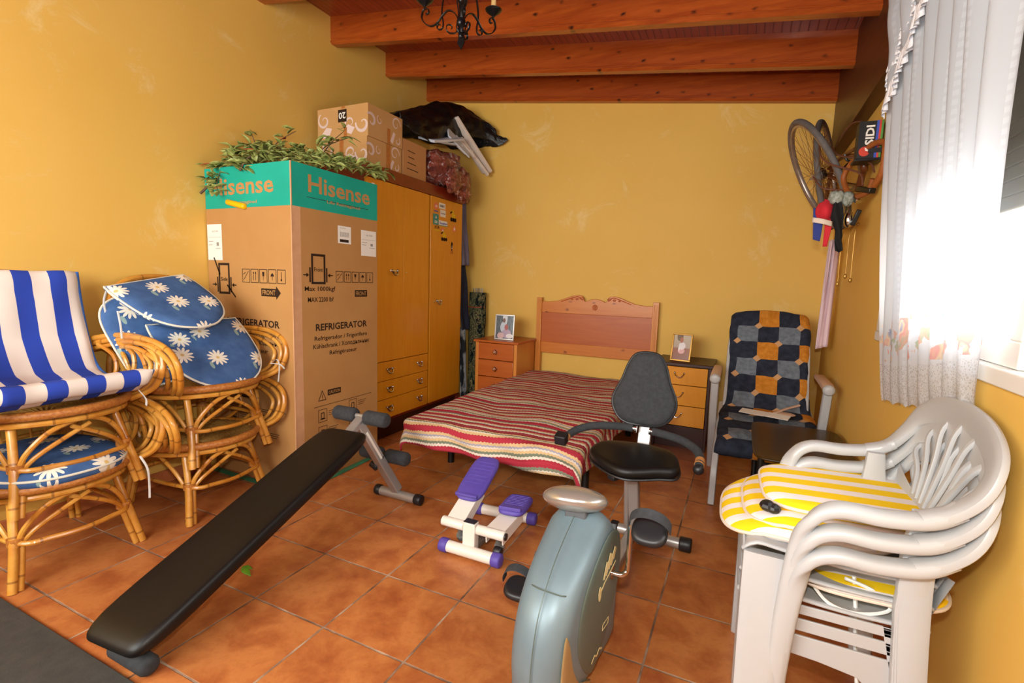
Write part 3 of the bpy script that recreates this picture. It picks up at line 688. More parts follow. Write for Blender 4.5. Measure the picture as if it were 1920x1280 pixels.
def leaf(gl, p, d, nrm, L, W_, m=0):
    d = V(d).normalized(); nrm = V(nrm); sd = d.cross(nrm).normalized(); nrm = sd.cross(d).normalized(); P = V(p)
    pr = [(0, .02), (.2, .65), (.45, 1), (.7, .75), (1, .02)]; vs = []
    for a, b in pr:
        c = P + d * (a * L) - nrm * (a * a * L * .18); h = b * W_ / 2
        vs += [c + sd * h + nrm * h * .35, c, c - sd * h + nrm * h * .35]
    fs = []
    for i in range(4):
        for j in range(2): k = i * 3 + j; fs.append((k, k + 1, k + 4, k + 3))
    gl.add(vs, fs, m)
for ti, tw in enumerate(twigs):
    P = cr(tw, 6); R = [(.007 if ti in (0, 1, 4) else .0035) * (1 - .6 * i / len(P)) for i in range(len(P))]; g.tube(P, R, 6)
    nl = int(60 * sum((P[i + 1] - P[i]).length for i in range(len(P) - 1)) / .3)
    if ti in (5, 6, 7, 8): nl = int(nl * .28)
    for k in range(nl):
        i = rnd.randrange(1 if ti else 3, len(P)); p = P[i]
        d = V((rnd.uniform(-1, 1), rnd.uniform(-1, .8), rnd.uniform(-.35, .35))); 
        q_ = p + V((rnd.uniform(-.03, .03), rnd.uniform(-.03, .03), rnd.uniform(-.01, .025)))
        Ln = rnd.uniform(.05, .085)
        if q_.y > .73 and q_.x < .04: q_.z = max(q_.z, 1.755)
        if (q_ + d.normalized() * Ln).z < 1.75 and q_.y > .74 and ti != 2: d.z = abs(d.z)
        if (q_ + d.normalized() * Ln).x < -.64: d.x = abs(d.x)
        leaf(gl, q_, d, (rnd.uniform(-.5, .5), rnd.uniform(-.6, .3), 1), Ln, rnd.uniform(.030, .044), 1 if rnd.random() < .02 else 0)
obj('twigs', g, M['twig'], t); lo = obj('leaves', gl, [M['leaf'], M['dryleaf']], t, solid=.0008); lo['kind'] = 'stuff'

# ------------------------------------------------------------------ wardrobe
t = thing('wardrobe', 'three door orange wood wardrobe with red brown top, standing behind the refrigerator carton', 'wardrobe', (-.37, 2.05, 0))
MW = Matrix.Translation((.37, -2.05, 0)); wx = -.1; WY = (1.44, 2.655); WT = 1.905
g = G(MW); g.box(-.645, wx - .018, WY[0], WY[0] + .02, .0, WT); g.box(-.645, wx - .018, WY[1] - .02, WY[1], .0, WT)
g.box(-.645, wx - .018, WY[0] + .02, WY[1] - .02, .13, .155); g.box(-.645, -.635, WY[0] + .02, WY[1] - .02, .155, WT - .02); g.box(-.645, wx - .018, WY[0] + .02, WY[1] - .02, WT - .02, WT)
g.box(-.645, wx - .02, 2.16, 2.175, .155, WT - .02); g.box(wx - .018, wx + .004, WY[0], WY[1], WT - .085, WT)
obj('carcass', g, M['mahog'], t, smooth=0, bevel=.002)
obj('plinth', G(MW).box(-.6, wx - .035, WY[0] + .02, WY[1] - .02, 0, .13), M['darkwood'], t, smooth=0)
def handle(par, x, y, z, s=1.0):
    g = G(MW); g.lathe((x, y, z), (1, 0, 0), [(.004, 0), (.004, .010), (.003, .014)], 10)
    P = cr([(x + .012, y - .030 * s, z + .008), (x + .022, y - .020 * s, z - .014), (x + .025, y, z - .021), (x + .022, y + .020 * s, z - .014), (x + .012, y + .030 * s, z + .008)], 4)
    g.tube(P, .006, 8); g.ball((x + .012, y - .03 * s, z + .010), .009); g.ball((x + .012, y + .03 * s, z + .010), .009); g.box(x, x + .012, y - .032 * s, y + .032 * s, z + .005, z + .015)
    obj('handle', g, M['chrome'], par)
ztop = WT - .088
for k, (y0, y1, z0, hy, hz) in enumerate(((WY[0] + .004, 1.838, .575, 1.723, 1.208), (1.842, 2.155, .575, None, 0), (2.178, WY[1] - .004, .155, 2.29, .985))):
    d = obj('door', G(MW).box(wx - .018, wx, y0, y1, z0, ztop), M['laminate'], t, smooth=0, bevel=.002)
    if hy: handle(d, wx, hy, hz)
    if k == 1: g = G(MW); g.lathe((wx, 1.865, 1.21), (1, 0, 0), [(.006, 0), (.006, .003)], 10); obj('keyhole', g, M['chrome'], d)
    if k == 2: g = G(MW); g.lathe((wx, 2.235, .985), (1, 0, 0), [(.006, 0), (.006, .003)], 10); obj('keyhole', g, M['chrome'], d)
for z0, z1 in ((.435, .570), (.300, .431), (.155, .296)):
    d = obj('drawer', G(MW).box(wx - .018, wx, WY[0] + .004, 2.155, z0, z1), M['laminate'], t, smooth=0, bevel=.002)
    for hy in (1.672, 2.034): handle(d, wx, hy, (z0 + z1) / 2 + .005)
# stickers on the right door
def sticker(name, lab, y0, z0, w, h, mats, draw):
    g = G(); f = Face2(g, (wx, y0, z0), (0, 1, 0), (0, 0, 1), 0, .0012); draw(f, w, h)
    for i, p in enumerate(list(g.v)): pass
    o = obj(name, g, mats, smooth=0); md = o.modifiers.new('s', 'SOLIDIFY'); md.thickness = .0006; md.offset = 1
    tag(o, lab, 'sticker', 'stickers on the wardrobe door'); return o
def over(f): return Face2(f.g, f.o, f.r, f.u, 0, .0024)
sticker('sticker', 'round red sticker at the top left of the wardrobe door', 2.215, 1.70, .06, .075, [M['pinkp'], M['white_paper'], M['bluep']], lambda f, w, h: (f.disc(.03, .045, .028), over(f).text('ON', .015, .036, .03, .018, 1), f.rect(.0, .002, .06, .010, 2)))
sticker('sticker', 'white oblong sticker with grey lettering, uppermost on the wardrobe door', 2.285, 1.735, .095, .045, [M['white_paper'], M['grey_ink']], lambda f, w, h: (f.rect(0, 0, w, h), over(f).text('MAMMUT', .012, .012, w - .024, .02, 1)))
sticker('sticker', 'white square sticker just below the uppermost white one on the wardrobe door', 2.305, 1.672, .08, .055, [M['white_paper'], M['grey_ink']], lambda f, w, h: (f.rect(0, 0, w, h), over(f).text('vertical', .01, .02, w - .02, .016, 1)))
sticker('sticker', 'teal square sticker at the left edge of the wardrobe door', 2.205, 1.60, .078, .085, [M['tealp'], M['white_paper']], lambda f, w, h: (f.rect(0, 0, w, h), over(f).poly([(.03, .05), (.05, .05), (.04, .075)], 1), over(f).text('ZOO', .018, .012, .042, .02, 1)))
sticker('sticker', 'long blue and white sticker beside the teal one on the wardrobe door', 2.288, 1.60, .125, .042, [M['white_paper'], M['bluep'], M['tealp']], lambda f, w, h: (f.rect(0, 0, w, h), over(f).text('Decathlon', .008, .012, w - .016, .018, 1), over(f).rect(0, 0, w, .005, 2)))
def digger(f, w, h):
    f.rect(w * .25, h * .35, w * .8, h * .65); f.poly([(w * .3, h * .65), (w * .6, h * .65), (w * .55, h * .95), (w * .35, h * .95)])
    for a in (.2, .5, .8): f.disc(w * a, h * .22, h * .16, 1)
    f.poly([(w * .02, h * .6), (w * .3, h * .75), (w * .3, h * .85), (0, h * .75)], 1)
sticker('sticker', 'yellow digger sticker at the upper right of the wardrobe door', 2.455, 1.645, .10, .11, [M['yellowp'], M['ink']], digger)
sticker('sticker', 'yellow digger sticker lowest and in the middle of the wardrobe door', 2.32, 1.475, .10, .095, [M['yellowp'], M['ink']], digger)
sticker('sticker', 'faint yellow lettered sticker under the teal one', 2.215, 1.555, .09, .04, [M['yellowp'], M['ink']], lambda f, w, h: (f.rect(0, 0, w, .008), f.text('JCB', .01, .012, .07, .026, 1)))
sticker('sticker', 'half round red and white sticker in the middle of the wardrobe door', 2.315, 1.558, .06, .03, [M['pinkp'], M['white_paper']], lambda f, w, h: (f.poly([(0, 0), (.06, 0), (.05, .02), (.03, .03), (.01, .02)]), over(f).poly([(.015, .002), (.045, .002), (.03, .016)], 1)))
sticker('sticker', 'round pale red sticker near the right edge of the wardrobe door', 2.50, 1.565, .045, .06, [M['pinkp'], M['white_paper']], lambda f, w, h: (f.disc(.022, .03, .022, ry=.028), over(f).disc(.022, .03, .010, 1, ry=.013)))
sticker('sticker', 'dark animal sticker, lowest at the right of the wardrobe door', 2.46, 1.385, .05, .10, [M['ink'], M['white_paper'], M['redp']], lambda f, w, h: (f.poly([(.02, .03), (.035, .03), (.045, .09), (.02, .1), (.015, .06)]), over(f).poly([(.022, .04), (.032, .04), (.03, .075)], 1), f.line(.01, 0, .022, .05, .006, 2), f.line(.035, 0, .03, .05, .006, 0)))
g = G(); Face2(g, (wx, 1.495, 1.735), (0, 1, 0), (0, 0, 1), 0, .001).rect(0, 0, .028, .05); Face2(g, (wx, 1.495, 1.735), (0, 1, 0), (0, 0, 1), 1, .002).text('9', .008, .015, .012, .022)
o = obj('paper_tag', g, [M['white_paper'], M['grey_ink']], smooth=0); md = o.modifiers.new('s', 'SOLIDIFY'); md.thickness = .0006; md.offset = 1
tag(o, 'small white paper tag at the top left corner of the wardrobe door', 'tag')

# cartons on the wardrobe
def swirl(g, x0, x1, y0, y1, z0, z1):
    f = Face2(g, (x0, y0, z0), (1, 0, 0), (0, 0, 1), 1, .0008); w, h = x1 - x0, z1 - z0
    f.curl(.06, h * .62, .055, 2.2, 1.1, .016); f.curl(w * .66, h * .45, .05, 4, .8, .014, flip=-1); f.poly([(.02, h * .1), (.1, h * .05), (.13, h * .35), (.08, h * .4)]); f.poly([(w * .55, h * .2), (w * .68, h * .1), (w * .75, h * .3), (w * .62, h * .42), (w * .56, h * .35)])
    f.curl(w * .9, h * .4, .06, 3.0, .9, .022)
    f = Face2(g, (x1, y0, z0), (0, 1, 0), (0, 0, 1), 1, .0008); w = y1 - y0
    f.curl(.03, h * .5, .05, 2.4, .8, .022, flip=-1); f.curl(w * .32, h * .62, .03, 2, 1, .008); f.curl(w * .80, h * .72, .05, 0, 1.1, .012); f.poly([(w * .62, h * .1), (w * .72, h * .45), (w * .78, h * .4), (w * .70, h * .05)]); f.curl(w * .85, h * .2, .03, 1, .9, .012, flip=-1)
t0 = WT + .001
g = G(); g.box(-.52, -.125, 1.48, 1.835, t0, t0 + .172); swirl(g, -.52, -.125, 1.48, 1.835, t0, t0 + .172)
f = Face2(g, (-.125, 1.48, t0), (0, 1, 0), (0, 0, 1), 2, .0014); f.rect(.19, 0, .235, .172); f = Face2(g, (-.52, 1.48, t0), (1, 0, 0), (0, 0, 1), 2, .0014); f.rect(.16, 0, .195, .172)
tag(obj('swirl_carton', g, [M['carton'], M['lilac'], M['tape2']], smooth=0), 'lower of two swirl printed cardboard boxes on the wardrobe, resting on its top', 'box')
t1 = t0 + .174
g = G(); g.box(-.56, -.12, 1.485, 1.84, t1, t1 + .205); swirl(g, -.56, -.12, 1.485, 1.84, t1, t1 + .205)
f = Face2(g, (-.56, 1.485, t1), (1, 0, 0), (0, 0, 1), 2, .0014); f.rect(.235, 0, .262, .07); f.rect(.215, .19, .245, .205); f.rect(.185, .105, .26, .185, 3)
Face2(g, (-.56, 1.485, t1), (1, 0, 0), (0, 0, 1), 4, .0022).text('20', .192, .125, .06, .042) if 0 else g.text('20', (-.56 + .252, 1.4828, t1 + .167), (-1, 0, 0), (0, 0, -1), .06, .042, 4, .0002, .02)
f = Face2(g, (-.12, 1.485, t1), (0, 1, 0), (0, 0, 1), 2, .0014); f.rect(.19, 0, .222, .10)
tag(obj('swirl_carton', g, [M['carton'], M['lilac'], M['tape2'], M['ink'], M['white_paper']], smooth=0), 'upper swirl printed cardboard box marked 20, topmost of the pile on the wardrobe', 'box')
g = G(); g.box(-.50, -.122, 1.855, 2.135, t0, t0 + .255)
f = Face2(g, (-.122, 1.855, t0), (0, 1, 0), (0, 0, 1), 1, .0008)
for k, (a, b) in enumerate(((.05, .14), (.06, .13), (.05, .15), (.045, .18))): f.line(a, .185 - .042 * k, b, .180 - .042 * k, .006)
tag(obj('plain_carton', g, [M['carton2'], M['ink']], smooth=0), 'plain brown cardboard box with four lines of dark print, right of the swirl boxes', 'box')

# reddish bag, folded white boards and a black sack piled at the wardrobe's right end
def lump(fn, nu=56, nv=34): g = G(); g.grid(fn, nu, nv, wu=True); return g
def bagfn(c, rx, ry, rz, amp, fr, p=.75, seed=0):
    def fn(u, v_):
        a = 2 * pi * u; b = pi * (v_ - .5); cb = max(0, cos(b)) ** p
        d = V((cos(a) * cb, sin(a) * cb, math.copysign(abs(sin(b)) ** p, sin(b))))
        k = 1 + amp * noise.noise(d * fr + V((seed, 0, 0))) + amp * .5 * noise.noise(d * fr * 2.6 + V((0, seed, 0))) + amp * .3 * abs(noise.noise(d * fr * 6))
        return (c[0] + rx * d.x * k, c[1] + ry * d.y * k, c[2] + rz * d.z * k)
    return fn
g = lump(bagfn((-.17, 2.42, 2.062), .115, .245, .135, .25, 2.2, .7, 3)); 
g.grid(bagfn((-.035, 2.40, 1.965), .045, .10, .10, .3, 2.5, .8, 8), 40, 24, wu=True); g.grid(bagfn((-.035, 2.55, 1.945), .045, .095, .125, .3, 2.5, .8, 5), 40, 24, wu=True)
tag(obj('bag_of_red_cloth', g, M['redbag'], smooth=60), 'crumpled clear plastic bag of red brown cloth hanging over the wardrobe top', 'bag')
t = thing('folding_shelf', 'folded white wooden shelf unit leaning out over the right end of the wardrobe', 'shelf', (-.12, 2.6, 2.2)); MT = Matrix.Translation((.12, -2.6, -2.2))
g = G(MT); g.bar((-.13, 2.52, 2.50), (.0, 2.905, 2.135), .125, .024, (.4, 1, .9)); obj('board', g, M['whitewood'], t, bevel=.003)
g = G(MT); g.bar((-.10, 2.60, 2.36), (.03, 2.86, 2.10), .03, .022, (.4, 1, .9)); g.bar((-.14, 2.47, 2.40), (-.02, 2.70, 2.22), .03, .02, (.3, 1, .7)); g.bar((-.14, 2.45, 2.35), (-.06, 2.62, 2.24), .05, .018, (1, .2, .4))
obj('rail', g, M['whitewood'], t, bevel=.003)
g = G(MT); g.bar((-.14, 2.16, 2.235), (-.10, 2.54, 2.345), .16, .018, (.3, -.3, 1)); g.bar((-.10, 2.40, 2.36), (-.04, 2.64, 2.24), .12, .012, (1, .2, .4)); g.bar((-.12, 2.22, 2.235), (-.07, 2.56, 2.285), .045, .015, (0, -.3, 1)); obj('slat', g, M['whitelam'], t, bevel=.002)
g = G(MT); g.box(-.075, -.03, 2.655, 2.70, 2.245, 2.275); obj('hinge', g, M['white_alu'], t, bevel=.002)
RID = cr([(-.34, 1.90, 2.33), (-.30, 2.05, 2.43), (-.28, 2.25, 2.52), (-.24, 2.50, 2.635), (-.16, 2.72, 2.66), (-.04, 2.86, 2.57), (.06, 2.90, 2.45), (.13, 2.91, 2.37)], 10)
FRO = cr([(-.20, 1.92, 2.29), (-.14, 2.05, 2.24), (-.10, 2.22, 2.215), (-.10, 2.44, 2.28), (-.10, 2.62, 2.36), (.0, 2.80, 2.40), (.08, 2.88, 2.36), (.135, 2.905, 2.36)], 10)
BAK = cr([(-.52, 1.94, 2.28), (-.52, 2.2, 2.30), (-.50, 2.5, 2.36), (-.45, 2.75, 2.38), (-.30, 2.92, 2.36), (-.15, 2.93, 2.36), (0, 2.93, 2.36), (.12, 2.92, 2.36)], 10)
def sack(u, v_):
    k = u * (len(RID) - 1); i = min(int(k), len(RID) - 2); f = k - i; L_ = lambda c: c[i].lerp(c[i + 1], f)
    r, e = L_(RID), (L_(FRO) if v_ > .5 else L_(BAK)); s = abs(v_ - .5) * 2
    p = r.lerp(e, s) + V((.05 * sin(pi * s) * (1 if v_ > .5 else -1), 0, .045 * sin(pi * s) * (1 - .5 * u)))
    nz = .020 * noise.noise(V((s * 3, u * 9, 4))) + .012 * noise.noise(V((s * 8, u * 22, 1)))
    return (p.x + nz, min(p.y, 2.93), min(p.z + nz, zc(p.x) - .2))
g = G(); g.grid(sack, 60, 40)
tag(obj('black_sack', g, M['binbag'], smooth=70, solid=.003), 'black plastic sack draped on the pile above the wardrobe under the ceiling beam', 'sack')

# cloths and camouflage roll between wardrobe and back wall
def drape(x, y0, y1, z0, z1, amp, fr, seed, taper=0):
    def fn(u, v_):
        y = y0 + (y1 - y0) * u; z = z0 + (z1 - z0) * v_
        return (x + amp * sin(fr * u * 2 * pi + seed) + taper * (1 - v_) + .01 * noise.noise(V((u * 3, z * 4, seed))), y, z)
    return fn
g = G(); g.grid(drape(-.16, 2.675, 2.80, 1.30, 1.86, .012, 1.5, 0, .05), 20, 20)
tag(obj('hanging_cloth', g, M['greyfab'], smooth=60, solid=.006), 'grey mauve cloth hanging beside the wardrobe, uppermost of those cloths', 'cloth')
g = G(); g.grid(drape(-.165, 2.675, 2.81, .72, 1.30, .014, 1.2, 1, .06), 20, 20)
tag(obj('hanging_cloth', g, M['darkfab'], smooth=60, solid=.008), 'dark navy cloth hanging beside the wardrobe below the grey mauve one', 'cloth')
g = G(); g.grid(drape(-.13, 2.68, 2.80, .02, .74, .012, 1.3, 2, .03), 20, 20)
tag(obj('hanging_cloth', g, M['palecloth'], smooth=60, solid=.008), 'pale grey cloth with dark patches low beside the wardrobe', 'cloth')
t = thing('camouflage_mat', 'rolled camouflage mat with fringe standing behind the left chest of drawers', 'mat', (-.045, 2.86, 0))
g = G(); g.grid(lambda u, v_: ((.084 + .010 * noise.noise(V((v_ * 7, u * 3, 0)))) * cos(2 * pi * u), (.055) * sin(2 * pi * u), 1.06 * v_), 24, 30, wu=True); obj('roll', g, M['camo'], t, smooth=60)
g = G()
for k in range(7): g.bar((-.045 + .016 * k, .0, 1.05), (-.045 + .016 * k, .0, 1.10), .006, .003, (0, 1, 0))
obj('fringe', g, M['palecloth'], t)
g = G(); g.tube(cr([(-.06, -.065, .93), (.02, -.065, .925), (.072, -.02, .93), (.078, 0, .91), (.06, .02, .89)], 5), .005, 6)
obj('cord', g, M['redwood'], t)

# ------------------------------------------------------------------ chest of drawers left of the bed, photo on it
t = thing('bedside_chest', 'orange pine bedside chest with turned knobs left of the bed head', 'bedside chest', (.335, 2.72, 0)); MT = Matrix.Translation((-.335, -2.72, 0))
g = G(MT); g.box(.142, .160, 2.52, 2.925, 0, .655); g.box(.51, .528, 2.52, 2.925, 0, .655); g.box(.16, .51, 2.905, 2.925, 0, .655); g.box(.16, .51, 2.525, 2.905, .05, .06)
for x in (.142, .500): g.box(x, x + .028, 2.512, 2.522, 0, .655)
g.box(.16, .51, 2.522, 2.54, 0, .055); obj('carcass', g, M['honey2'], t, bevel=.002)
obj('chest_top', G(MT).box(.128, .545, 2.495, 2.932, .655, .675), M['cherry'], t, bevel=.005)
for z0, z1 in ((.512, .650), (.368, .507), (.222, .363), (.062, .217)):
    d = obj('drawer', G(MT).box(.172, .498, 2.508, 2.53, z0, z1), M['cherry'], t, bevel=.004)
    g = G(MT); c = (.335, 2.508, (z0 + z1) / 2); g.lathe(c, (0, -1, 0), [(.026, 0), (.026, .004), (.008, .006), (.008, .012), (.016, .018), (.014, .026), (.004, .029)], 16); kb = obj('knob', g, M['cherry'], d); g = G(MT); g.ball((c[0], c[1] - .027, c[2]), .009, .007, .009, 10, 6); g.lathe((c[0], c[1] - .016, c[2]), (0, -1, 0), [(.020, 0), (.024, .002), (.020, .006), (.006, .008)], 5); obj('rosette', g, M['chrome'], kb)
def photo(loc, rz, wd, ht, lean, lab, fr, pic):
    t = thing('photo_frame', lab, 'photo frame', loc, rz); R = Matrix.Rotation(-lean, 4, 'X'); b = .012
    g = G(R); g.box(-wd/2, wd/2, 0, .010, .0, b); g.box(-wd/2, wd/2, 0, .010, ht - b, ht); g.box(-wd/2, -wd/2 + b, 0, .010, b, ht - b); g.box(wd/2 - b, wd/2, 0, .010, b, ht - b); obj('frame', g, fr, t, bevel=.002)
    g = G(R); g.add([(-wd/2 + b, .005, b), (wd/2 - b, .005, b), (wd/2 - b, .005, ht - b), (-wd/2 + b, .005, ht - b), (-wd/2 + b, .008, b), (wd/2 - b, .008, b), (wd/2 - b, .008, ht - b), (-wd/2 + b, .008, ht - b)],
          [(0, 1, 2, 3), (7, 6, 5, 4), (0, 4, 5, 1), (1, 5, 6, 2), (2, 6, 7, 3), (3, 7, 4, 0)], 0, [(0, 0), (1, 0), (1, 1), (0, 1)] * 2); obj('photograph', g, pic, t, smooth=0)
    g = G(); a = R @ V((0, .009, ht * .55)); g.bar(a, (0, .009 + ht * .30, .003), .03, .003, (0, 1, 0)); obj('easel_back', g, M['darkwood'], t)
photo((.362, 2.60, .676), radians(6), .175, .215, .10, 'silver photo frame on the left chest, picturing two adults, one standing', M['silverframe'], M['pic1'])

# ------------------------------------------------------------------ headboard
t = thing('headboard', 'honey pine headboard with carved scrolls against the back wall', 'headboard', (1.05, 2.915, 0)); MT = Matrix.Translation((-1.05, -2.915, 0))
for x in (.533, 1.528): 
    g = G(MT); g.box(x, x + .046, 2.893, 2.935, 0, 1.040); 
    for k in range(3): g.box(x + .010 + k * .010, x + .014 + k * .010, 2.890, 2.893, .05, 1.02)
    obj('post', g, M['honey2'], t, bevel=.003)
top = [(.579, 1.008), (.64, 1.007), (.72, 1.016), (.79, 1.040), (.85, 1.064), (.90, 1.074), (.935, 1.068), (.952, 1.050), (.958, 1.026), (.975, 1.022), (1.01, 1.038), (1.055, 1.046), (1.10, 1.038), (1.135, 1.022), (1.152, 1.026), (1.158, 1.050), (1.175, 1.068), (1.21, 1.074), (1.26, 1.064), (1.32, 1.040), (1.39, 1.016), (1.47, 1.007), (1.528, 1.008)]
g = G(MT); pl = [(x, 2.902, z) for x, z in top] + [(1.528, 2.902, .912), (.579, 2.902, .912)]; g.prism(pl, (0, .026, 0)); obj('crest_rail', g, M['honey'], t, smooth=30, bevel=.003)
g = G(MT)
for sx in (1, -1):
    for k in range(3): g.ball((1.055 + sx * (.118 + .042 * k), 2.902, 1.045 - .005 * k), .018 - .004 * k, .005, .011 - .002 * k, 12, 6)
    g.tube(cr([(1.055 + sx * .11, 2.901, 1.03), (1.055 + sx * .15, 2.901, 1.06), (1.055 + sx * .22, 2.901, 1.04), (1.055 + sx * .30, 2.901, 1.012)], 5), .004, 6)
for k in range(8): a = 2 * pi * k / 8; g.ball((1.055 + .016 * cos(a), 2.902, .975 + .016 * sin(a)), .009, .004, .009, 8, 5)
g.ball((1.055, 2.901, .975), .006, .005, .006, 8, 5); obj('carving', g, M['cherry'], t)
obj('panel', G(MT).box(.579, 1.528, 2.912, 2.924, .655, .912), M['cherry'], t, smooth=0)
obj('lower_rail', G(MT).box(.579, 1.528, 2.902, 2.928, .558, .655), M['honey'], t, bevel=.003)

# ------------------------------------------------------------------ bed and blanket
t = thing('bed', 'low single bed with black legs under the striped blanket', 'bed', (1.0, 1.9, 0)); MT = Matrix.Translation((-1.0, -1.9, 0))
g = G(MT); g.box(.56, 1.48, 1.20, 2.86, .235, .275); obj('base', g, M['blackm'], t, bevel=.006)
g = G(MT); g.box(.545, 1.495, 1.09, 2.86, .276, .366); obj('mattress', g, M['greyw'], t, bevel=.03, seg=4)
for x, y in ((.545, 1.50), (1.44, 1.50), (.57, 2.66), (1.44, 2.66)): obj('leg', G(MT).cyl((x, y, 0), (x, y, .236), .022, 16), M['blackm'], t)
BX0, BX1, BY0, BY1, BT = .53, 1.51, 1.075, 2.85, .392
def blk(u, v_):
    ex, ey = .14, .155
    a = BX0 - ex + (BX1 - BX0 + 2 * ex) * u; b = BY0 - ey + (BY1 - BY0 + ey) * v_
    x = min(max(a, BX0), BX1); y = max(b, BY0); dx = a - x; dy = b - y; e = sqrt(dx * dx + dy * dy)
    r = .035; th_ = min(e / r, pi / 2); out = r * sin(th_); dn = r * (1 - cos(th_)) + max(0, e - r * pi / 2)
    n_ = V((dx, dy)) / e if e > 1e-6 else V((0, 0))
    z = BT - dn + .016 * noise.noise(V((a * 3.2, b * 3.0, 0))) + .006 * noise.noise(V((a * 8, b * 7, 5)))
    z -= .02 * max(0, 1 - (y - BY0) / .35) * max(0, (x - BX0) / (BX1 - BX0))
    flare = .012 * sin(a * 21 + b * 19) * min(1, e / .08)
    return (x + n_.x * (out + flare), y + n_.y * (out + flare), z)
g = G(); g.grid(blk, 90, 130, uvf=lambda u, v_: (1.24 * u, 1.895 * v_ + .02 * sin(6 * u) * (1 - v_) + .012 * sin(14 * u + 9 * v_)))
tag(obj('blanket', g, M['blanket'], smooth=80, solid=.009), 'red, cream and green striped woven blanket covering the low bed', 'blanket')

# ------------------------------------------------------------------ right bedside chest and photo
t = thing('bedside_chest', 'orange bedside chest with dark top and sides right of the bed head', 'bedside chest', (1.82, 2.74, 0)); MT = Matrix.Translation((-1.82, -2.74, 0))
g = G(MT); g.box(1.635, 1.653, 2.545, 2.93, 0, .605); g.box(1.992, 2.010, 2.545, 2.93, 0, .605); g.box(1.653, 1.992, 2.91, 2.93, .0, .605); g.box(1.653, 1.992, 2.57, 2.59, 0, .16); obj('carcass', g, M['darkwood'], t, bevel=.002)
obj('chest_top', G(MT).box(1.62, 2.025, 2.53, 2.935, .605, .628), M['darkwood'], t, bevel=.004)
for z0, z1 in ((.472, .600), (.322, .467), (.172, .317)):
    d = obj('drawer', G(MT).box(1.656, 1.989, 2.540, 2.56, z0, z1), M['laminate'], t, smooth=0, bevel=.002)
    g = G(MT); c = (1.80, 2.54, (z0 + z1) / 2 + .01)
    g.tube(cr([(c[0] - .032, c[1] - .004, c[2] + .008), (c[0] - .02, c[1] - .02, c[2] - .010), (c[0], c[1] - .024, c[2] - .020), (c[0] + .02, c[1] - .02, c[2] - .010), (c[0] + .032, c[1] - .004, c[2] + .008)], 4), .0035, 6)
    g.ball((c[0] - .032, c[1] - .002, c[2] + .01), .008); g.ball((c[0] + .032, c[1] - .002, c[2] + .01), .008); obj('handle', g, M['chrome'], d)
photo((1.785, 2.63, .629), radians(-10), .145, .205, .22, 'gilt photo frame on the right chest, leaning back, picturing a small child', M['gilt'], M['pic2'])

# ------------------------------------------------------------------ sit-up bench
t = thing('sit_up_bench', 'long black padded sit-up bench sloping down to the floor, on silver legs with foam rollers', 'exercise bench', (.58, .2, 0)); MT = Matrix.Translation((-.58, -.2, 0))
pa, pb = V((.615, -.440, .115)), V((.512, .610, .458)); d = (pb - pa); L = d.length; ax = d.normalized(); n_ = V((1, 0, .0)).cross(ax); n_ = n_ if n_.z > 0 else -n_
T = MT @ TR((pa + pb) / 2 - n_ * .028, V((1, .083, 0)), z=n_)
g = G(); out = selipse(.128, L / 2, 9, 64); g.pad(out, T, .056, .12, .0, 0, 3); pd = obj('pad', g, M['vinyl'], t, smooth=60)
g = G(MT)
a, b = pa + ax * .10 - n_ * .078, V((.495, .742, .470)); g.bar(a, pb - n_ * .05, .045, .045, n_); g.bar(pb - n_ * .05 - ax * .02, b, .05, .03, n_); obj('frame', g, M['steel'], t, bevel=.004)
g = G(MT); g.bar((.505, .70, .445), (.592, .893, .050), .045, .045, (1, 0, 0)); lg = obj('leg', g, M['steel'], t, bevel=.004)
g = G(MT); f = Face2(g, (0, 0, 0), (1, 0, 0), (0, 0, 1), 0)
g.bar((.527, .722, .40), (.558, .795, .250), .012, .028, (1, 0, 0)); obj('white_decal', g, M['white_paper'], lg)
g = G(MT); g.cyl((.485, .893, .028), (.715, .890, .028), .024); fb = obj('foot_bar', g, M['steel'], t)
obj('end_cap', G(MT).rod((.452, .893, .029), (.488, .893, .029), .028), M['blackp'], fb); obj('end_cap', G(MT).rod((.710, .890, .029), (.752, .890, .029), .028), M['blackp'], fb)
for (y, z, x0, x1) in ((.735, .475, .325, .655), (.86, .245, .385, .685)):
    g = G(MT); g.cyl((x0 + .02, y, z), (x1 - .02, y, z), .012); br = obj('roller_bar', g, M['steel'], t)
    for q0, q1 in ((x0, x0 + .135), (x1 - .135, x1)): obj('foam_roller', G(MT).rod((q0, y, z), (q1, y, z), .036, .35, 20), M['foam'], br)
g = G(MT); g.bar((.558, .80, .245), (.545, .862, .245), .03, .03, (0, 0, 1)); g.rod((.50, .80, .215), (.54, .80, .195), .02); obj('bracket', g, M['blackp'], t)
g = G(MT); g.rod((.53, -.375, .031), (.715, -.375, .031), .030, .5); obj('floor_roller', g, M['foam'], t)
g = G(MT); g.bar((.615, -.385, .03), (.615, -.36, .085), .04, .02, (0, 1, 0)); obj('roller_bracket', g, M['steel'], t)

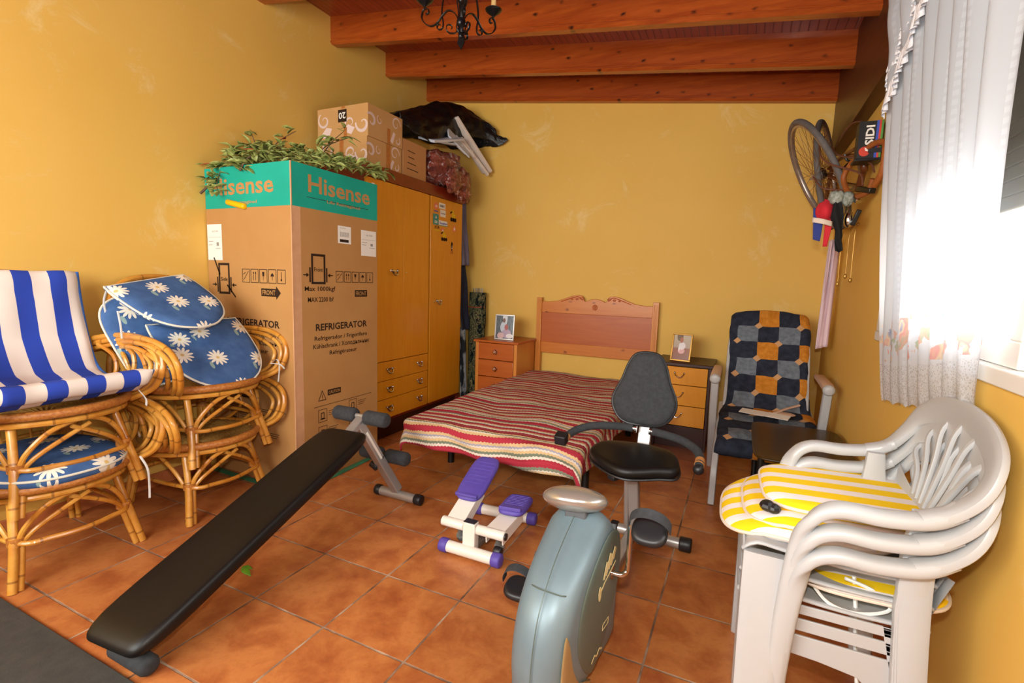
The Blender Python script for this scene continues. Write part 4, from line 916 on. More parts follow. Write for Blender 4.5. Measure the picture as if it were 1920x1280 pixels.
# ------------------------------------------------------------------ mini stepper
t = thing('mini_stepper', 'small cream stepper with two purple foot plates on the tiles before the bed', 'stepper', (1.2, .77, 0)); MT = Matrix.Translation((-1.2, -.77, 0))
def bar_caps(a, b, r, rc, lc):
    a, b = V(a), V(b); d = (b - a).normalized()
    o = obj('base_bar', G(MT).cyl(a + d * lc * .5, b - d * lc * .5, r, 20), M['cream'], t)
    for p, q in ((a, a + d * lc), (b - d * lc, b)): obj('end_cap', G(MT).rod(p, q, rc, .25, 20), M['purple'], o)
bar_caps((1.068, .585, .030), (1.362, .585, .030), .025, .030, .042); bar_caps((1.03, .955, .030), (1.352, .985, .030), .025, .030, .045)
obj('base_rail', G(MT).box(1.185, 1.225, .60, .965, .018, .042), M['greyflap'], t, bevel=.003)
g = G(MT); g.box(1.172, 1.230, .592, .632, .02, .150); obj('front_post', g, M['cream'], t, bevel=.004)
obj('post_cap', G(MT).box(1.174, 1.228, .594, .630, .150, .154), M['blackp'], t, bevel=.002)
def stepper_arm(xa, xb, xn, z0, near, far, w):
    g = G(MT); g.rod((xa, .615, .122), (xb, .615, .122), .021, .1, 20); tb = obj('pivot_tube', g, M['cream'], t)
    g = G(MT); g.cyl((xb - .001, .615, .122), (xb + .006, .615, .122), .015) if xb > 1.25 else g.cyl((xa - .006, .615, .122), (xa + .001, .615, .122), .015); obj('tube_plug', g, M['blackp'], tb)
    near, far = V(near), V(far); d = (far - near).normalized(); s = V((0, 0, 1)); sd = d.cross(s).normalized(); nn = sd.cross(d)
    g = G(MT); a = V((xn, .62, .128)); b = near + d * .10 - nn * .022
    g.bar(a, b, .085, .018, nn); g.bar(a + sd * .036 - nn * .03, b + sd * .036 - nn * .02, .006, .05, nn); g.bar(a - sd * .036 - nn * .03, b - sd * .036 - nn * .02, .006, .05, nn); arm = obj('arm', g, M['cream'], t, bevel=.002)
    g = G(); Ld = (far - near).length; g.pad(selipse(w / 2, Ld / 2, 4, 44), MT @ TR((near + far) / 2, sd, z=nn), .030, .22, .0, 0, 3); p = obj('foot_plate', g, M['purple'], t, smooth=50)
    g = G(MT)
    for k in range(7): c = near + d * (Ld * (.34 + .08 * k)) + nn * .0155; g.bar(c - sd * w * .36, c + sd * w * .36, .004, .003, nn)
    obj('heel_stop', G(MT).bar(near + d * .012 + nn * .018 - sd * w * .40, near + d * .012 + nn * .018 + sd * w * .40, .014, .016, nn), M['purple'], p, bevel=.003); obj('tread_ribs', g, M['purple'], p, bevel=.001)
    g = G(MT); c = a + (b - a) * .15; g.cyl(c - nn * .02, V((xn, .67, .045)), .012, 12); g.cyl(V((xn, .67, .045)), V((xn, .68, .028)), .022, 12); obj('damper', g, M['greyflap'], t)
stepper_arm(1.060, 1.170, 1.120, 0, (1.120, .705, .190), (1.105, .965, .300), .135)
stepper_arm(1.232, 1.362, 1.310, 0, (1.325, .725, .165), (1.295, .945, .150), .125)
obj('pivot_bolt', G(MT).rod((1.315, .612, .052), (1.35, .612, .052), .020, .3), M['blackp'], t)

# ------------------------------------------------------------------ recumbent exercise bike
t = thing('exercise_bike', 'blue grey recumbent exercise bike with a black padded seat and backrest', 'exercise bike', (1.8, .55, 0)); MT = Matrix.Translation((-1.8, -.55, 0))
side = [(-.040, .018), (-.062, .09), (-.070, .17), (-.058, .25), (-.025, .325), (.035, .385), (.11, .430), (.20, .470), (.26, .492), (.31, .480), (.355, .43), (.395, .345), (.412, .25), (.412, .15), (.402, .06), (.385, .018), (.17, .010)]
sp = [(p.x, p.y) for p in cr([(a, b, 0) for a, b in side], 4, True)]
def taper(g):
    g.v = [((x if x < -.022 else -.022 + (x + .022) * (.62 + .50 * min(1, max(0, (y + .62) / .40)))), y, z) for x, y, z in g.v]
TS = MT @ Matrix(((0, 0, 1, 1.778), (1, 0, 0, 0), (0, 1, 0, 0), (0, 0, 0, 1)))
g = G(); g.pad(sp, TS, .174, .24, .08, 0, 4); taper(g); sh = obj('flywheel_housing', g, M['shell'], t, smooth=70)
def inset(pts, k=6): return [(p.x, p.y) for p in cr([(a, b, 0) for a, b in pts], k, True)]
g = G(); pnl = inset([(.235, .44), (.12, .375), (.06, .30), (.05, .20), (.09, .12), (.16, .06), (.25, .12), (.33, .24), (.355, .34), (.32, .42)])
TS2 = TS @ Matrix.Translation((0, 0, .0925)); g.pad(pnl, TS2, .014, .25, .3, 0, 3); taper(g); obj('side_panel', g, M['shell2'], sh, smooth=60)
g = G(); pn2 = inset([(-.022, .285), (.0, .22), (.035, .145), (.085, .08), (.17, .025), (.08, .016), (.0, .03), (-.032, .10), (-.040, .19)])
g.pad(pn2, TS @ Matrix.Translation((0, 0, .088)), .016, .3, .2, 0, 3); taper(g); obj('accent_panel', g, M['gold'], sh, smooth=60)
g = G(MT); F = Face2(g, (1.8815, 0, 0), (0, 1, 0), (0, 0, 1), 0, .0002)
for a0, b0, a1, b1, w_ in ((.19, .33, .21, .375, .012), (.205, .335, .235, .39, .012), (.225, .345, .245, .385, .010), (.24, .35, .27, .395, .012), (.26, .36, .275, .39, .008), (.165, .30, .195, .315, .006), (.19, .315, .28, .345, .005)): F.line(a0, b0, a1, b1, w_)
F.disc(.165, .30, .010, None, 12, .022)
def put_decal(g): taper(g); md = obj('decal', g, M['decal'], sh, smooth=0).modifiers.new('s', 'SOLIDIFY'); md.thickness = .0012; md.offset = 0
put_decal(g)
g = G(MT); F = Face2(g, (1.8815, 0, 0), (0, 1, 0), (0, 0, 1), 0, .0002)
for k in range(4): F.line(.13 + .018 * k, .11 + .012 * (k % 2), .150 + .018 * k, .11 + .012 * ((k + 1) % 2), .005)
put_decal(g)
g = G(MT); Face2(g, (1.8815, 0, 0), (0, 1, 0), (0, 0, 1), 0, .0002).frame(.20, .165, .245, .185, .002); put_decal(g)
g = G(MT); P = cr([(1.69, .14, .335), (1.70, .06, .35), (1.735, .015, .368), (1.778, .005, .372), (1.825, .015, .366), (1.848, .06, .345)], 5); g.tube(P, .0018, 6); g.tube(cr([(1.772, .215, .487), (1.770, .10, .441), (1.768, .03, .396), (1.766, -.03, .334), (1.765, -.062, .255), (1.765, -.0745, .17), (1.765, -.066, .09)], 5), .0013, 6); taper(g); obj('seam', g, M['shell2'], sh)
g = G(MT); g.box(1.738, 1.805, .222, .265, .462, .508); obj('console_neck', g, M['greypl'], t, bevel=.008, seg=3)
g = G(MT @ Matrix.Translation((1.762, .245, .525)) @ Matrix.Rotation(radians(-4), 4, 'Y') @ Matrix.Rotation(radians(-16), 4, 'X'))
g.ball((0, 0, 0), .100, .068, .037, 40, 18); cs = obj('console', g, M['champ'], t, smooth=80)
g = G(MT @ Matrix.Translation((1.762, .245, .525)) @ Matrix.Rotation(radians(-4), 4, 'Y') @ Matrix.Rotation(radians(-16), 4, 'X')); g.ball((0, .045, .012), .055, .028, .018, 20, 10); obj('display', g, M['blackp'], cs)
g = G(MT); P = cr([(1.872, .262, .315), (1.908, .262, .315), (1.922, .264, .325), (1.927, .268, .345), (1.927, .272, .45), (1.929, .272, .465)], 4); g.tube(P, .0085, 12); g.cyl((1.862, .262, .315), (1.885, .262, .315), .02); obj('crank', g, M['chrome'], t)
g = G(MT); P = cr([(1.686, .262, .315), (1.655, .262, .315), (1.640, .260, .300), (1.636, .258, .20), (1.636, .258, .19)], 4); g.tube(P, .0085, 12); obj('crank', g, M['chrome'], t)
def pedal(c, nz, xd):
    c = V(c); T = MT @ TR(c, (xd, 0, 0), z=V(nz)); g = G(); g.pad(selipse(.050, .044, 2.6, 36), T, .026, .3, .1, 0, 3); p = obj('pedal', g, M['blackp'], t, smooth=60)
    g = G(T); n = 16; P = []; W = []
    for i in range(n + 1): a = pi * i / n; P.append((.056 * cos(a), .012, .012 + .070 * sin(a)))
    g.sweep(P, (0, 1, 0), .030, .004, 8, power=5); obj('toe_strap', g, M['foam'], p)
pedal((1.985, .240, .480), (-.15, -.62, .78), 1); pedal((1.596, .235, .190), (.1, -.35, .93), 1)
g = G(MT); g.bar((1.782, .36, .055), (1.80, 1.08, .055), .045, .04, (0, 0, 1)); obj('main_rail', g, M['steel'], t, bevel=.004)
g = G(MT); g.cyl((1.715, 1.097, .032), (2.01, 1.085, .032), .024, 20); r = obj('rear_foot', g, M['steel'], t)
obj('end_cap', G(MT).rod((1.69, 1.098, .034), (1.725, 1.097, .034), .030, .2, 8), M['blackp'], r); obj('end_cap', G(MT).rod((2.0, 1.085, .034), (2.052, 1.084, .034), .033, .2, 10), M['blackp'], r)
g = G(MT); g.cyl((1.73, .02, .028), (1.85, .02, .028), .022); obj('front_foot', g, M['steel'], t)
g = G(MT); g.bar((1.812, 1.03, .07), (1.806, .93, .400), .040, .045, (1, 0, 0)); g.bar((1.770, 1.05, .07), (1.775, .95, .40), .022, .022, (1, 0, 0)); obj('seat_post', g, M['steel'], t, bevel=.005)
g = G(MT); g.box(1.75, 1.86, .84, 1.02, .385, .408); g.bar((1.78, .86, .395), (1.74, .80, .385), .04, .02, (0, 0, 1)); obj('seat_bracket', g, M['blackp'], t, bevel=.004)
so = inset([(-.190, .03), (-.165, .115), (-.08, .150), (.04, .155), (.15, .12), (.188, .03), (.185, -.06), (.12, -.09), (.05, -.125), (-.01, -.140), (-.075, -.115), (-.15, -.05)], 5)
g = G(); g.pad(so, MT @ TR((1.802, .915, .432), (1, .03, 0), z=(0, -.10, 1)), .052, .18, .12, 0, 4); se = obj('seat', g, M['vinyl'], t, smooth=60)
g = G(MT @ TR((1.802, .915, .432), (1, .03, 0), z=(0, -.10, 1))); g.tube([(x * 1.0, y * 1.0, -.018) for x, y in so], .005, 6, closed=True); obj('seat_piping', g, M['blackp'], se)
bo = inset([(0, -.165), (.085, -.155), (.130, -.105), (.138, -.045), (.105, .035), (.085, .10), (.055, .150), (0, .163), (-.055, .150), (-.085, .10), (-.105, .035), (-.138, -.045), (-.130, -.105), (-.085, -.155)], 4)
TB = MT @ TR((1.800, 1.125, .705), (1, .03, 0), z=(0, -1, .22))
g = G(); g.pad(bo, TB, .045, .2, .2, 0, 4); bk = obj('backrest', g, M['foam'], t, smooth=60)
g = G(TB); g.tube([(x * 1.01, y * 1.01, -.002) for x, y in bo], .006, 8, closed=True); obj('backrest_piping', g, M['blackp'], bk)
g = G(MT); g.sweep(cr([(1.808, 1.03, .41), (1.812, 1.10, .44), (1.812, 1.13, .52), (1.81, 1.16, .62)], 6), (1, 0, 0), .058, .018, 8, power=5); obj('back_support', g, M['steel'], t)
hp = {1: [(1.840, 1.08, .525), (1.90, 1.07, .522), (1.985, 1.04, .515), (2.045, .99, .500), (2.066, .93, .485), (2.066, .885, .470)], -1: [(1.784, 1.08, .525), (1.71, 1.075, .527), (1.60, 1.05, .520), (1.535, 1.00, .505), (1.505, .945, .488), (1.498, .915, .478)]}
for s, P in hp.items():
    P = cr(P, 6); g = G(MT); g.tube(P[2:], .0175, 14); h = obj('handlebar', g, M['foam'], t)
    g = G(MT); g.tube([P[-6], P[-5], P[-4]], .0195, 14); g.tube([P[-3], P[-2]], .0195, 14); obj('rubber_band', g, M['orange_rubber'], h)
    g = G(MT); g.cyl(P[0], P[3], .012, 12); g.cyl(P[0], P[1], .018, 12); obj('collar', g, M['chrome'], h)
    g = G(MT)
    if s > 0: g.ball(V(P[-1]) + V((0, -.012, -.010)), .021)
    else: g.bar(V(P[-1]) + V((-.008, .01, .012)), V(P[-1]) + V((-.01, -.035, -.004)), .052, .045, (0, 0, 1))
    obj('grip_end', g, M['blackp'], h, bevel=.004 if s < 0 else 0)

# ------------------------------------------------------------------ floor bits
g = G(); g.box(-.64, 1.05, -1.5, -.415, .001, .012)
tag(obj('floor_mat', g, M['mat'], bevel=.003), 'dark grey mat on the tiles in the near left corner', 'mat')
g = G(); leaf(g, (.455, .095, .004), (1, -.25, .12), (.2, -.3, 1), .075, .026); leaf(g, (.45, .10, .004), (1, .3, .10), (-.1, -.2, 1), .045, .02)
tag(obj('fallen_leaf', g, M['freshleaf'], solid=.001), 'small green leaf fallen on the tiles beside the sit-up bench', 'leaf')

# ------------------------------------------------------------------ rattan armchairs
def wrapring(g, a, b, r): g.tube([V(a), V(a) + (V(b) - V(a)) * .5, V(b)], [r, r * 1.05, r], 10)
def rattan(name, label, loc, rotz, group):
    t = thing(name, label, 'chair', loc, rotz, group)
    # legs: paired canes spread a little at the foot, wound with strip at the joint
    for sx, sy in ((1, 1), (1, -1), (-1, 1), (-1, -1)):
        if sx > 0: a, b, c = (.165, sy * .160, .335), (.220, sy * .182, .17), (.262, sy * .212, 0)
        else: a, b, c = (-.17, sy * .165, .335), (-.205, sy * .18, .17), (-.24, sy * .20, 0)
        P = cr([a, b, c], 6); g = G(); g.tube(P, .0145, 10); q = [p + V((-.004 * sx, -sy * .024, 0)) for p in P[5:]]; g.tube(q, .011, 10)
        q = [p + V((-.022 * sx, -sy * .006, 0)) for p in P[6:]]; g.tube(q, .010, 10); l = obj('leg', g, M['cane'], t)
        g = G(); p = P[6] + V((-.008 * sx, -sy * .010, 0)); g.tube([p + V((0, 0, .014)), p, p + V((0, 0, -.014))], .027, 12); obj('joint_wrapping', g, M['wrap'], l)
    # arched braces and floor hoop
    g = G()
    for s in (1, -1):
        g.tube(cr([(.222, s * .172, .155), (.235, s * .155, .215), (.262, s * .10, .285), (.285, s * .03, .322), (.29, -s * .05, .33)], 6), .0095, 8)
        g.tube(cr([(.222, s * .168, .15), (.24, s * .13, .20), (.262, s * .06, .25), (.275, -s * .03, .30)], 6), .0085, 8)
        g.tube(cr([(.20, s * .182, .16), (.15, s * .20, .24), (.06, s * .215, .31), (-.02, s * .22, .325)], 6), .0085, 8)
        g.tube(cr([(-.19, s * .182, .16), (-.15, s * .20, .24), (-.08, s * .21, .31), (.0, s * .22, .325)], 6), .0085, 8)
    obj('arched_brace', g, M['cane'], t)
    g = G(); g.tube(cr([(.235, .17, .165), (.272, .09, .162), (.285, 0, .160), (.272, -.09, .162), (.235, -.17, .165), (0, -.195, .165), (-.205, -.17, .165), (-.23, 0, .165), (-.205, .17, .165), (0, .195, .165)], 6, True), .0095, 8, closed=True); obj('stretcher', g, M['cane'], t)
    # seat: two rim hoops with winding, ribs and a woven dish
    g = G(); rim = [(.03 + .285 * cos(2 * pi * i / 60), .255 * sin(2 * pi * i / 60), .352 + .012 * cos(2 * pi * i / 60)) for i in range(60)]
    g.tube(rim, .0135, 10, closed=True); g.tube([(x * .96, y * .96, z - .034) for x, y, z in rim], .011, 8, closed=True); obj('seat_rim', g, M['cane'], t)
    g = G()
    g.tube([rim[i % 60] for i in range(-13, 14)], .0172, 10)
    obj('rim_winding', g, M['wrap'], t)
    g = G(); g.grid(lambda u, v_: (.03 + .275 * v_ * cos(2 * pi * u), .245 * v_ * sin(2 * pi * u), .352 - .050 * (1 - v_ ** 3) - .004 * (int(u * 72) % 2)), 72, 10, wu=True); obj('seat_weave', g, M['weave'], t, solid=.006)
    # arm loops
    for s in (1, -1):
        g = G()
        for k, (dx, dz, r) in enumerate(((0, 0, .013), (-.035, -.022, .0115), (-.085, -.045, .010))):
            P = [(.20 + dx, s * (.215 + .005 * k), .345), (.285 + dx, s * .262, .395), (.315 + dx, s * .285, .475 + dz * .3), (.285 + dx, s * .297, .548 + dz), (.19 + dx, s * .30, .590 + dz), (.04 + dx * .5, s * .295, .600 + dz), (-.12, s * .275, .580 + dz), (-.235, s * .235, .545 + dz)]
            g.tube(cr(P, 6), r, 9)
        g.tube(cr([(.03, s * .26, .355), (.10, s * .285, .43), (.09, s * .297, .52), (.0, s * .29, .565)], 5), .0095, 8)
        g.tube(cr([(-.08, s * .24, .35), (-.02, s * .28, .42), (-.04, s * .29, .50), (-.12, s * .27, .55)], 5), .0095, 8); obj('armrest', g, M['cane'], t)
    # back
    g = G(); P = [(-.17, -.20, .345), (-.235, -.225, .56), (-.262, -.215, .74), (-.268, -.15, .835), (-.272, 0, .865), (-.268, .15, .835), (-.262, .215, .74), (-.235, .225, .56), (-.17, .20, .345)]
    g.tube(cr(P, 7), .0135, 9); P2 = [(p[0] + .006, p[1] * .8, .345 + (p[2] - .345) * .93) for p in P]; g.tube(cr(P2, 7), .010, 8)
    for k in range(5): y = -.10 + .05 * k; g.tube([(-.19, y * .9, .34), (-.25, y * 1.1, .60), (-.266, y * 1.1, .81)], .006, 6)
    g.tube(cr([(-.25, -.215, .60), (-.255, 0, .62), (-.25, .215, .60)], 5), .007, 6); obj('back_frame', g, M['cane'], t)
    return t
A = rattan('rattan_armchair', 'rattan armchair near the left edge, standing on the floor beneath the blue striped one', (-.368, -.172, 0), 0, 'stacked rattan armchairs')
dup(A, (-.362, -.165, .272), radians(2), 'rattan armchair stacked on top, holding the blue and white striped cushion')
dup(A, (-.318, .408, 0), radians(2), 'lower rattan armchair of the stack beside the refrigerator carton, standing on the floor')
dup(A, (-.312, .422, .268), radians(3), 'upper rattan armchair of the stack beside the carton, under two daisy cushions')

# striped lounge cushion on the upper left chair
base = V((-.362, -.165, .272)); prof_ = cr([(-.205, .875), (-.185, .72), (-.135, .54), (-.085, .455), (.0, .418), (.12, .405), (.23, .42), (.315, .448), (.352, .470)] and [V((a, b, 0)) for a, b in [(-.205, .875), (-.185, .72), (-.135, .54), (-.085, .455), (.0, .418), (.12, .405), (.23, .42), (.305, .452), (.335, .480)]], 8)
arc = [0]
for i in range(1, len(prof_)): arc.append(arc[-1] + (prof_[i] - prof_[i - 1]).length)
th_ = .042; closedp = []
for sgn in (1, -1):
    R_ = range(len(prof_)) if sgn > 0 else range(len(prof_) - 1, -1, -1)
    for i in R_:
        a = prof_[max(i - 1, 0)]; b = prof_[min(i + 1, len(prof_) - 1)]; d = (b - a).normalized(); n = V((-d.y, d.x, 0))
        q = arc[i] / arc[-1]; e = (min(1, min(q, 1 - q) * 22)) ** .5; tk = th_ / 2 * max(.15, e) * (1 - .25 * abs(sin(arc[i] * 17)) ** 8) * (1 + 1.1 * max(0, min(1, (q - .80) / .12)))
        closedp.append((prof_[i] + n * tk * sgn, arc[i]))
g = G(Matrix.Translation(base)); K = len(closedp); W2 = .238
def cf(u, v_):
    i = int(round(u * K)) % K; p, a = closedp[i]; yy = (v_ - .5) * 2; e = 1 - max(0, abs(yy) - .93) / .07 * .75
    m = prof_[min(range(len(prof_)), key=lambda k: abs(arc[k] - a))]
    q = m + (p - m) * e; sag = .012 * noise.noise(V((a * 5, yy * 2, 0)))
    return (q.x + sag, yy * W2, q.y + sag * .6)
g.grid(cf, K, 40, wu=True, uvf=lambda u, v_: (v_ * 2 * W2 - .022, u)); g.T = Matrix.Translation(base)
cu = obj('striped_lounge_cushion', g, M['bluestripe'], smooth=60); tag(cu, 'blue and white striped lounge cushion draped over the upper left rattan armchair', 'cushion')
g = G(Matrix.Translation(base)); g.tube([(p.x, W2 + .0015, p.y) for p in prof_], .007, 8); obj('edge_binding', g, M['bluecloth'], cu)
g = G(Matrix.Translation(base)); g.sweep(cr([(.30, .20, .40), (.31, .22, .36), (.30, .225, .33)], 5), (1, 0, 0), .014, .003, 6); obj('tie', g, M['tie'], cu)

def daisy(name, lab, T, out, th, grp=None, dome=.25, edge=.25, seed=0, fn=None, ties=()):
    g = G(); g.pad([(x, y) for x, y in out], T, th, edge, dome, 0, 5, fn); g.uv = [[(a + seed * .37, b + seed * .21) for a, b in f] for f in g.uv]
    o = obj(name, g, M['daisy'], smooth=70); tag(o, lab, 'cushion', grp)
    g = G(T); g.tube([(x * 1.0, y * 1.0, (fn(x, y) if fn else 0) + th * .12) for x, y in out], .0048, 8, closed=True); obj('piping', g, M['piping'], o)
    for tp in ties: g = G(); g.sweep(cr(tp, 6), (0, 1, .2), .009, .002, 6); obj('tie', g, M['tie'], o)
    return o
daisy('daisy_cushion', 'blue daisy cushion on the seat of the lower left rattan armchair', TR((-.325, -.175, .392), (1, 0, 0), z=(.04, 0, 1)), selipse(.292, .222, 2.5, 64), .072, 'daisy cushions', ties=[[(-.08, .035, .385), (-.060, .05, .33), (-.062, .055, .26), (-.056, .05, .20)]])
def dshape(a, b): return [(p.x, p.y) for p in cr([(-a, -b * .86, 0), (-a * .95, -b * .97, 0), (-a * .4, -b, 0), (a * .25, -b * .93, 0), (a * .70, -b * .68, 0), (a * .95, -b * .3, 0), (a, 0, 0), (a * .95, b * .3, 0), (a * .70, b * .68, 0), (a * .25, b * .93, 0), (-a * .4, b, 0), (-a * .95, b * .97, 0), (-a, b * .86, 0), (-a * 1.01, 0, 0)], 4, True)]
daisy('daisy_cushion', 'lower blue daisy cushion leaning on the rattan chair stack by the carton', TR((-.165, .435, .765), V((.73, .0, -.68)), z=V((.66, -.04, .75))), dshape(.215, .225), .05, 'daisy cushions', .2, seed=1,
      ties=[[(-.05, .655, .70), (-.025, .675, .72), (-.02, .685, .68), (-.025, .68, .60)], [(-.05, .655, .70), (-.01, .68, .695), (.0, .70, .67)]])
daisy('daisy_cushion', 'topmost blue daisy cushion on the rattan chair stack by the carton', TR((-.275, .335, 1.010), V((.80, .22, -.50)), z=V((.52, -.05, .85))), dshape(.195, .205), .045, 'daisy cushions', .2, seed=2)
o = daisy('daisy_cushion', 'blue cushion standing upright behind the two daisy cushions, its side to the room', TR((-.36, .30, .86), V((.35, .25, -.9)), z=V((.9, -.25, .42))), selipse(.225, .195, 4, 56), .05, 'daisy cushions', .15, seed=5,
      ties=[[(-.34, .115, .98), (-.315, .11, .92), (-.31, .11, .86)], [(-.42, .12, 1.08), (-.425, .105, 1.02), (-.42, .11, .95)]])

# ------------------------------------------------------------------ patchwork recliner
t = thing('garden_recliner', 'white resin garden recliner with beige armrests in the back right corner', 'chair', (2.34, 2.15, 0)); MT = Matrix.Translation((-2.34, -2.15, 0))
for s, xx in ((-1, 2.060), (1, 2.625)):
    g = G(MT); g.sweep(cr([(xx, 1.965, .635), (xx, 2.06, .36), (xx, 2.30, .005)], 5), (0, 1, 0), .045, .046, 10, power=4); obj('leg', g, M['resin'], t)
    g = G(MT); x2 = xx - s * .04; g.sweep(cr([(x2, 2.30, .42), (x2, 1.85, .31), (x2, 1.70, .20), (x2, 1.665, .005)], 5), (0, 1, 0), .042, .036, 10, power=4); obj('leg', g, M['resin'], t)
    g = G(MT); g.sweep([(xx, 1.93, .645), (xx, 1.98, .652), (xx, 2.14, .655), (xx, 2.32, .655), (xx, 2.38, .65)], (1, 0, 0), [.05, .058, .056, .052, .045], [.02, .034, .034, .032, .02], 12, power=4); obj('armrest', g, M['resin_tan'], t)
    g = G(MT); g.rod((xx, 1.925, .64), (xx, 1.965, .645), .030, .5); obj('arm_end', g, M['resin'], t)
    g = G(MT); x3 = xx - s * .055; g.sweep(cr([(x3, 2.22, .36), (x3, 2.36, .58), (x3, 2.52, .82), (x3 - s * .03, 2.62, .935)], 6), (0, 1, 0), .05, .022, 10, power=4); obj('back_rail', g, M['resin'], t)
g = G(MT)
for k in range(6): y = 1.76 + .085 * k; g.box(2.11, 2.575, y, y + .06, .285 + .018 * k, .297 + .018 * k)
obj('seat_slats', g, M['resin'], t, bevel=.003)
g = G(MT)
for k in range(6): q = .12 + .15 * k; y = 2.24 + .38 * q; g.bar((2.12, y, .38 + .56 * q), (2.565, y, .38 + .56 * q), .05, .012, (0, -.85, .5))
g.bar((2.15, 2.64, .935), (2.54, 2.64, .935), .05, .02, (0, 1, 0)); obj('back_slats', g, M['resin'], t, bevel=.003)
pp = cr([V((0, a, b)) for a, b in [(2.665, .86), (2.655, .955), (2.60, .975), (2.545, .90), (2.43, .71), (2.32, .53), (2.255, .435), (2.17, .405), (2.0, .382), (1.86, .358), (1.765, .340), (1.725, .305), (1.735, .262)]], 7)
ar = [0]
for i in range(1, len(pp)): ar.append(ar[-1] + (pp[i] - pp[i - 1]).length)
cp = []
for sgn in (1, -1):
    for i in (range(len(pp)) if sgn > 0 else range(len(pp) - 1, -1, -1)):
        a = pp[max(i - 1, 0)]; b = pp[min(i + 1, len(pp) - 1)]; d = (b - a).normalized(); n = V((0, d.z, -d.y))
        q = ar[i] / ar[-1]; e = min(1, min(q, 1 - q) * 25) ** .5; cp.append((pp[i], n * (.02 * max(.15, e) * sgn), ar[i]))
def pf(u, v_):
    c, n, a = cp[int(round(u * len(cp))) % len(cp)]; s = (v_ - .5) * 2; e = 1 - max(0, abs(s) - .92) / .08 * .8
    puff = 1 + .35 * abs(sin(a / .118 * pi)) ** .6 - .2; w_ = .235 + .022 * max(0, 1 - a / 1.1) * 0 + (.022 if a > .75 else 0) * min(1, (a - .75) * 8 if a > .75 else 0)
    wr = .006 * noise.noise(V((s * 4, a * 7, 1)))
    q = c + n * (e * puff) + V((0, -.0, wr)); cx = 2.352 - .012 * max(0, 1 - a)
    return (cx + s * (w_ + .012 * noise.noise(V((a * 9, s, 0)))), q.y, q.z + (.03 * (1 - s * s) if a < .16 else 0))
g = G(MT); g.grid(pf, len(cp), 36, wu=True, uvf=lambda u, v_: (v_ * 3.9 - .42, cp[int(round(u * len(cp))) % len(cp)][2] / .118))
g.T = Matrix(); pc = obj('patchwork_cushion', g, M['patch'], smooth=70); pc.location = (2.34, 2.15, 0); tag(pc, 'navy, grey and orange patchwork cushion on the garden recliner', 'cushion')
g = G(); 
for a, b in (((2.27, 2.10), (2.40, 2.02)),): pass
g.add([(2.20, 2.06, .440), (2.33, 2.00, .445), (2.36, 2.07, .455), (2.22, 2.13, .45), (2.33, 2.00, .447), (2.45, 1.97, .445), (2.47, 2.03, .455), (2.36, 2.07, .457)], [(0, 1, 2, 3), (4, 5, 6, 7)])
tag(obj('leaflet', g, M['white_paper'], solid=.003, smooth=0), 'open white paper leaflet lying on the patchwork cushion', 'paper')
g = G(); g.sweep(cr([(2.39, 2.06, .458), (2.45, 2.12, .478), (2.52, 2.16, .50)], 4), (0, 0, 1), .012, .02, 8); g.ball((2.44, 2.09, .452), .06, .04, .010)
tag(obj('wooden_brush', g, M['resin_tan']), 'tan wooden brush lying on the patchwork cushion behind the leaflet', 'brush')

# ------------------------------------------------------------------ low smoked glass table
t = thing('glass_table', 'low table with a dark smoked glass top in front of the recliner', 'table', (2.47, 1.5, 0)); MT = Matrix.Translation((-2.47, -1.5, 0))
g = G(MT); g.pad([(2.47 + x, 1.56 + y) for x, y in selipse(.205, .335, 8, 48)], Matrix.Translation((0, 0, .432)), .012, .02, 0, 0, 2); obj('glass_top', g, M['smoked'], t)
for x in (2.30, 2.64):
    for y in (1.28, 1.84): obj('leg', G(MT).cyl((x, y, 0), (x, y, .425), .014), M['blackm'], t)
g = G(MT); g.box(2.29, 2.65, 1.27, 1.29, .38, .40); g.box(2.29, 2.65, 1.83, 1.85, .38, .40); obj('rail', g, M['blackm'], t)
g = G(MT); g.box(2.29, 2.65, 1.275, 1.845, .14, .155); obj('lower_shelf', g, M['darkwood'], t)
g = G(); g.box(2.385, 2.425, 1.30, 1.46, .156, .165)
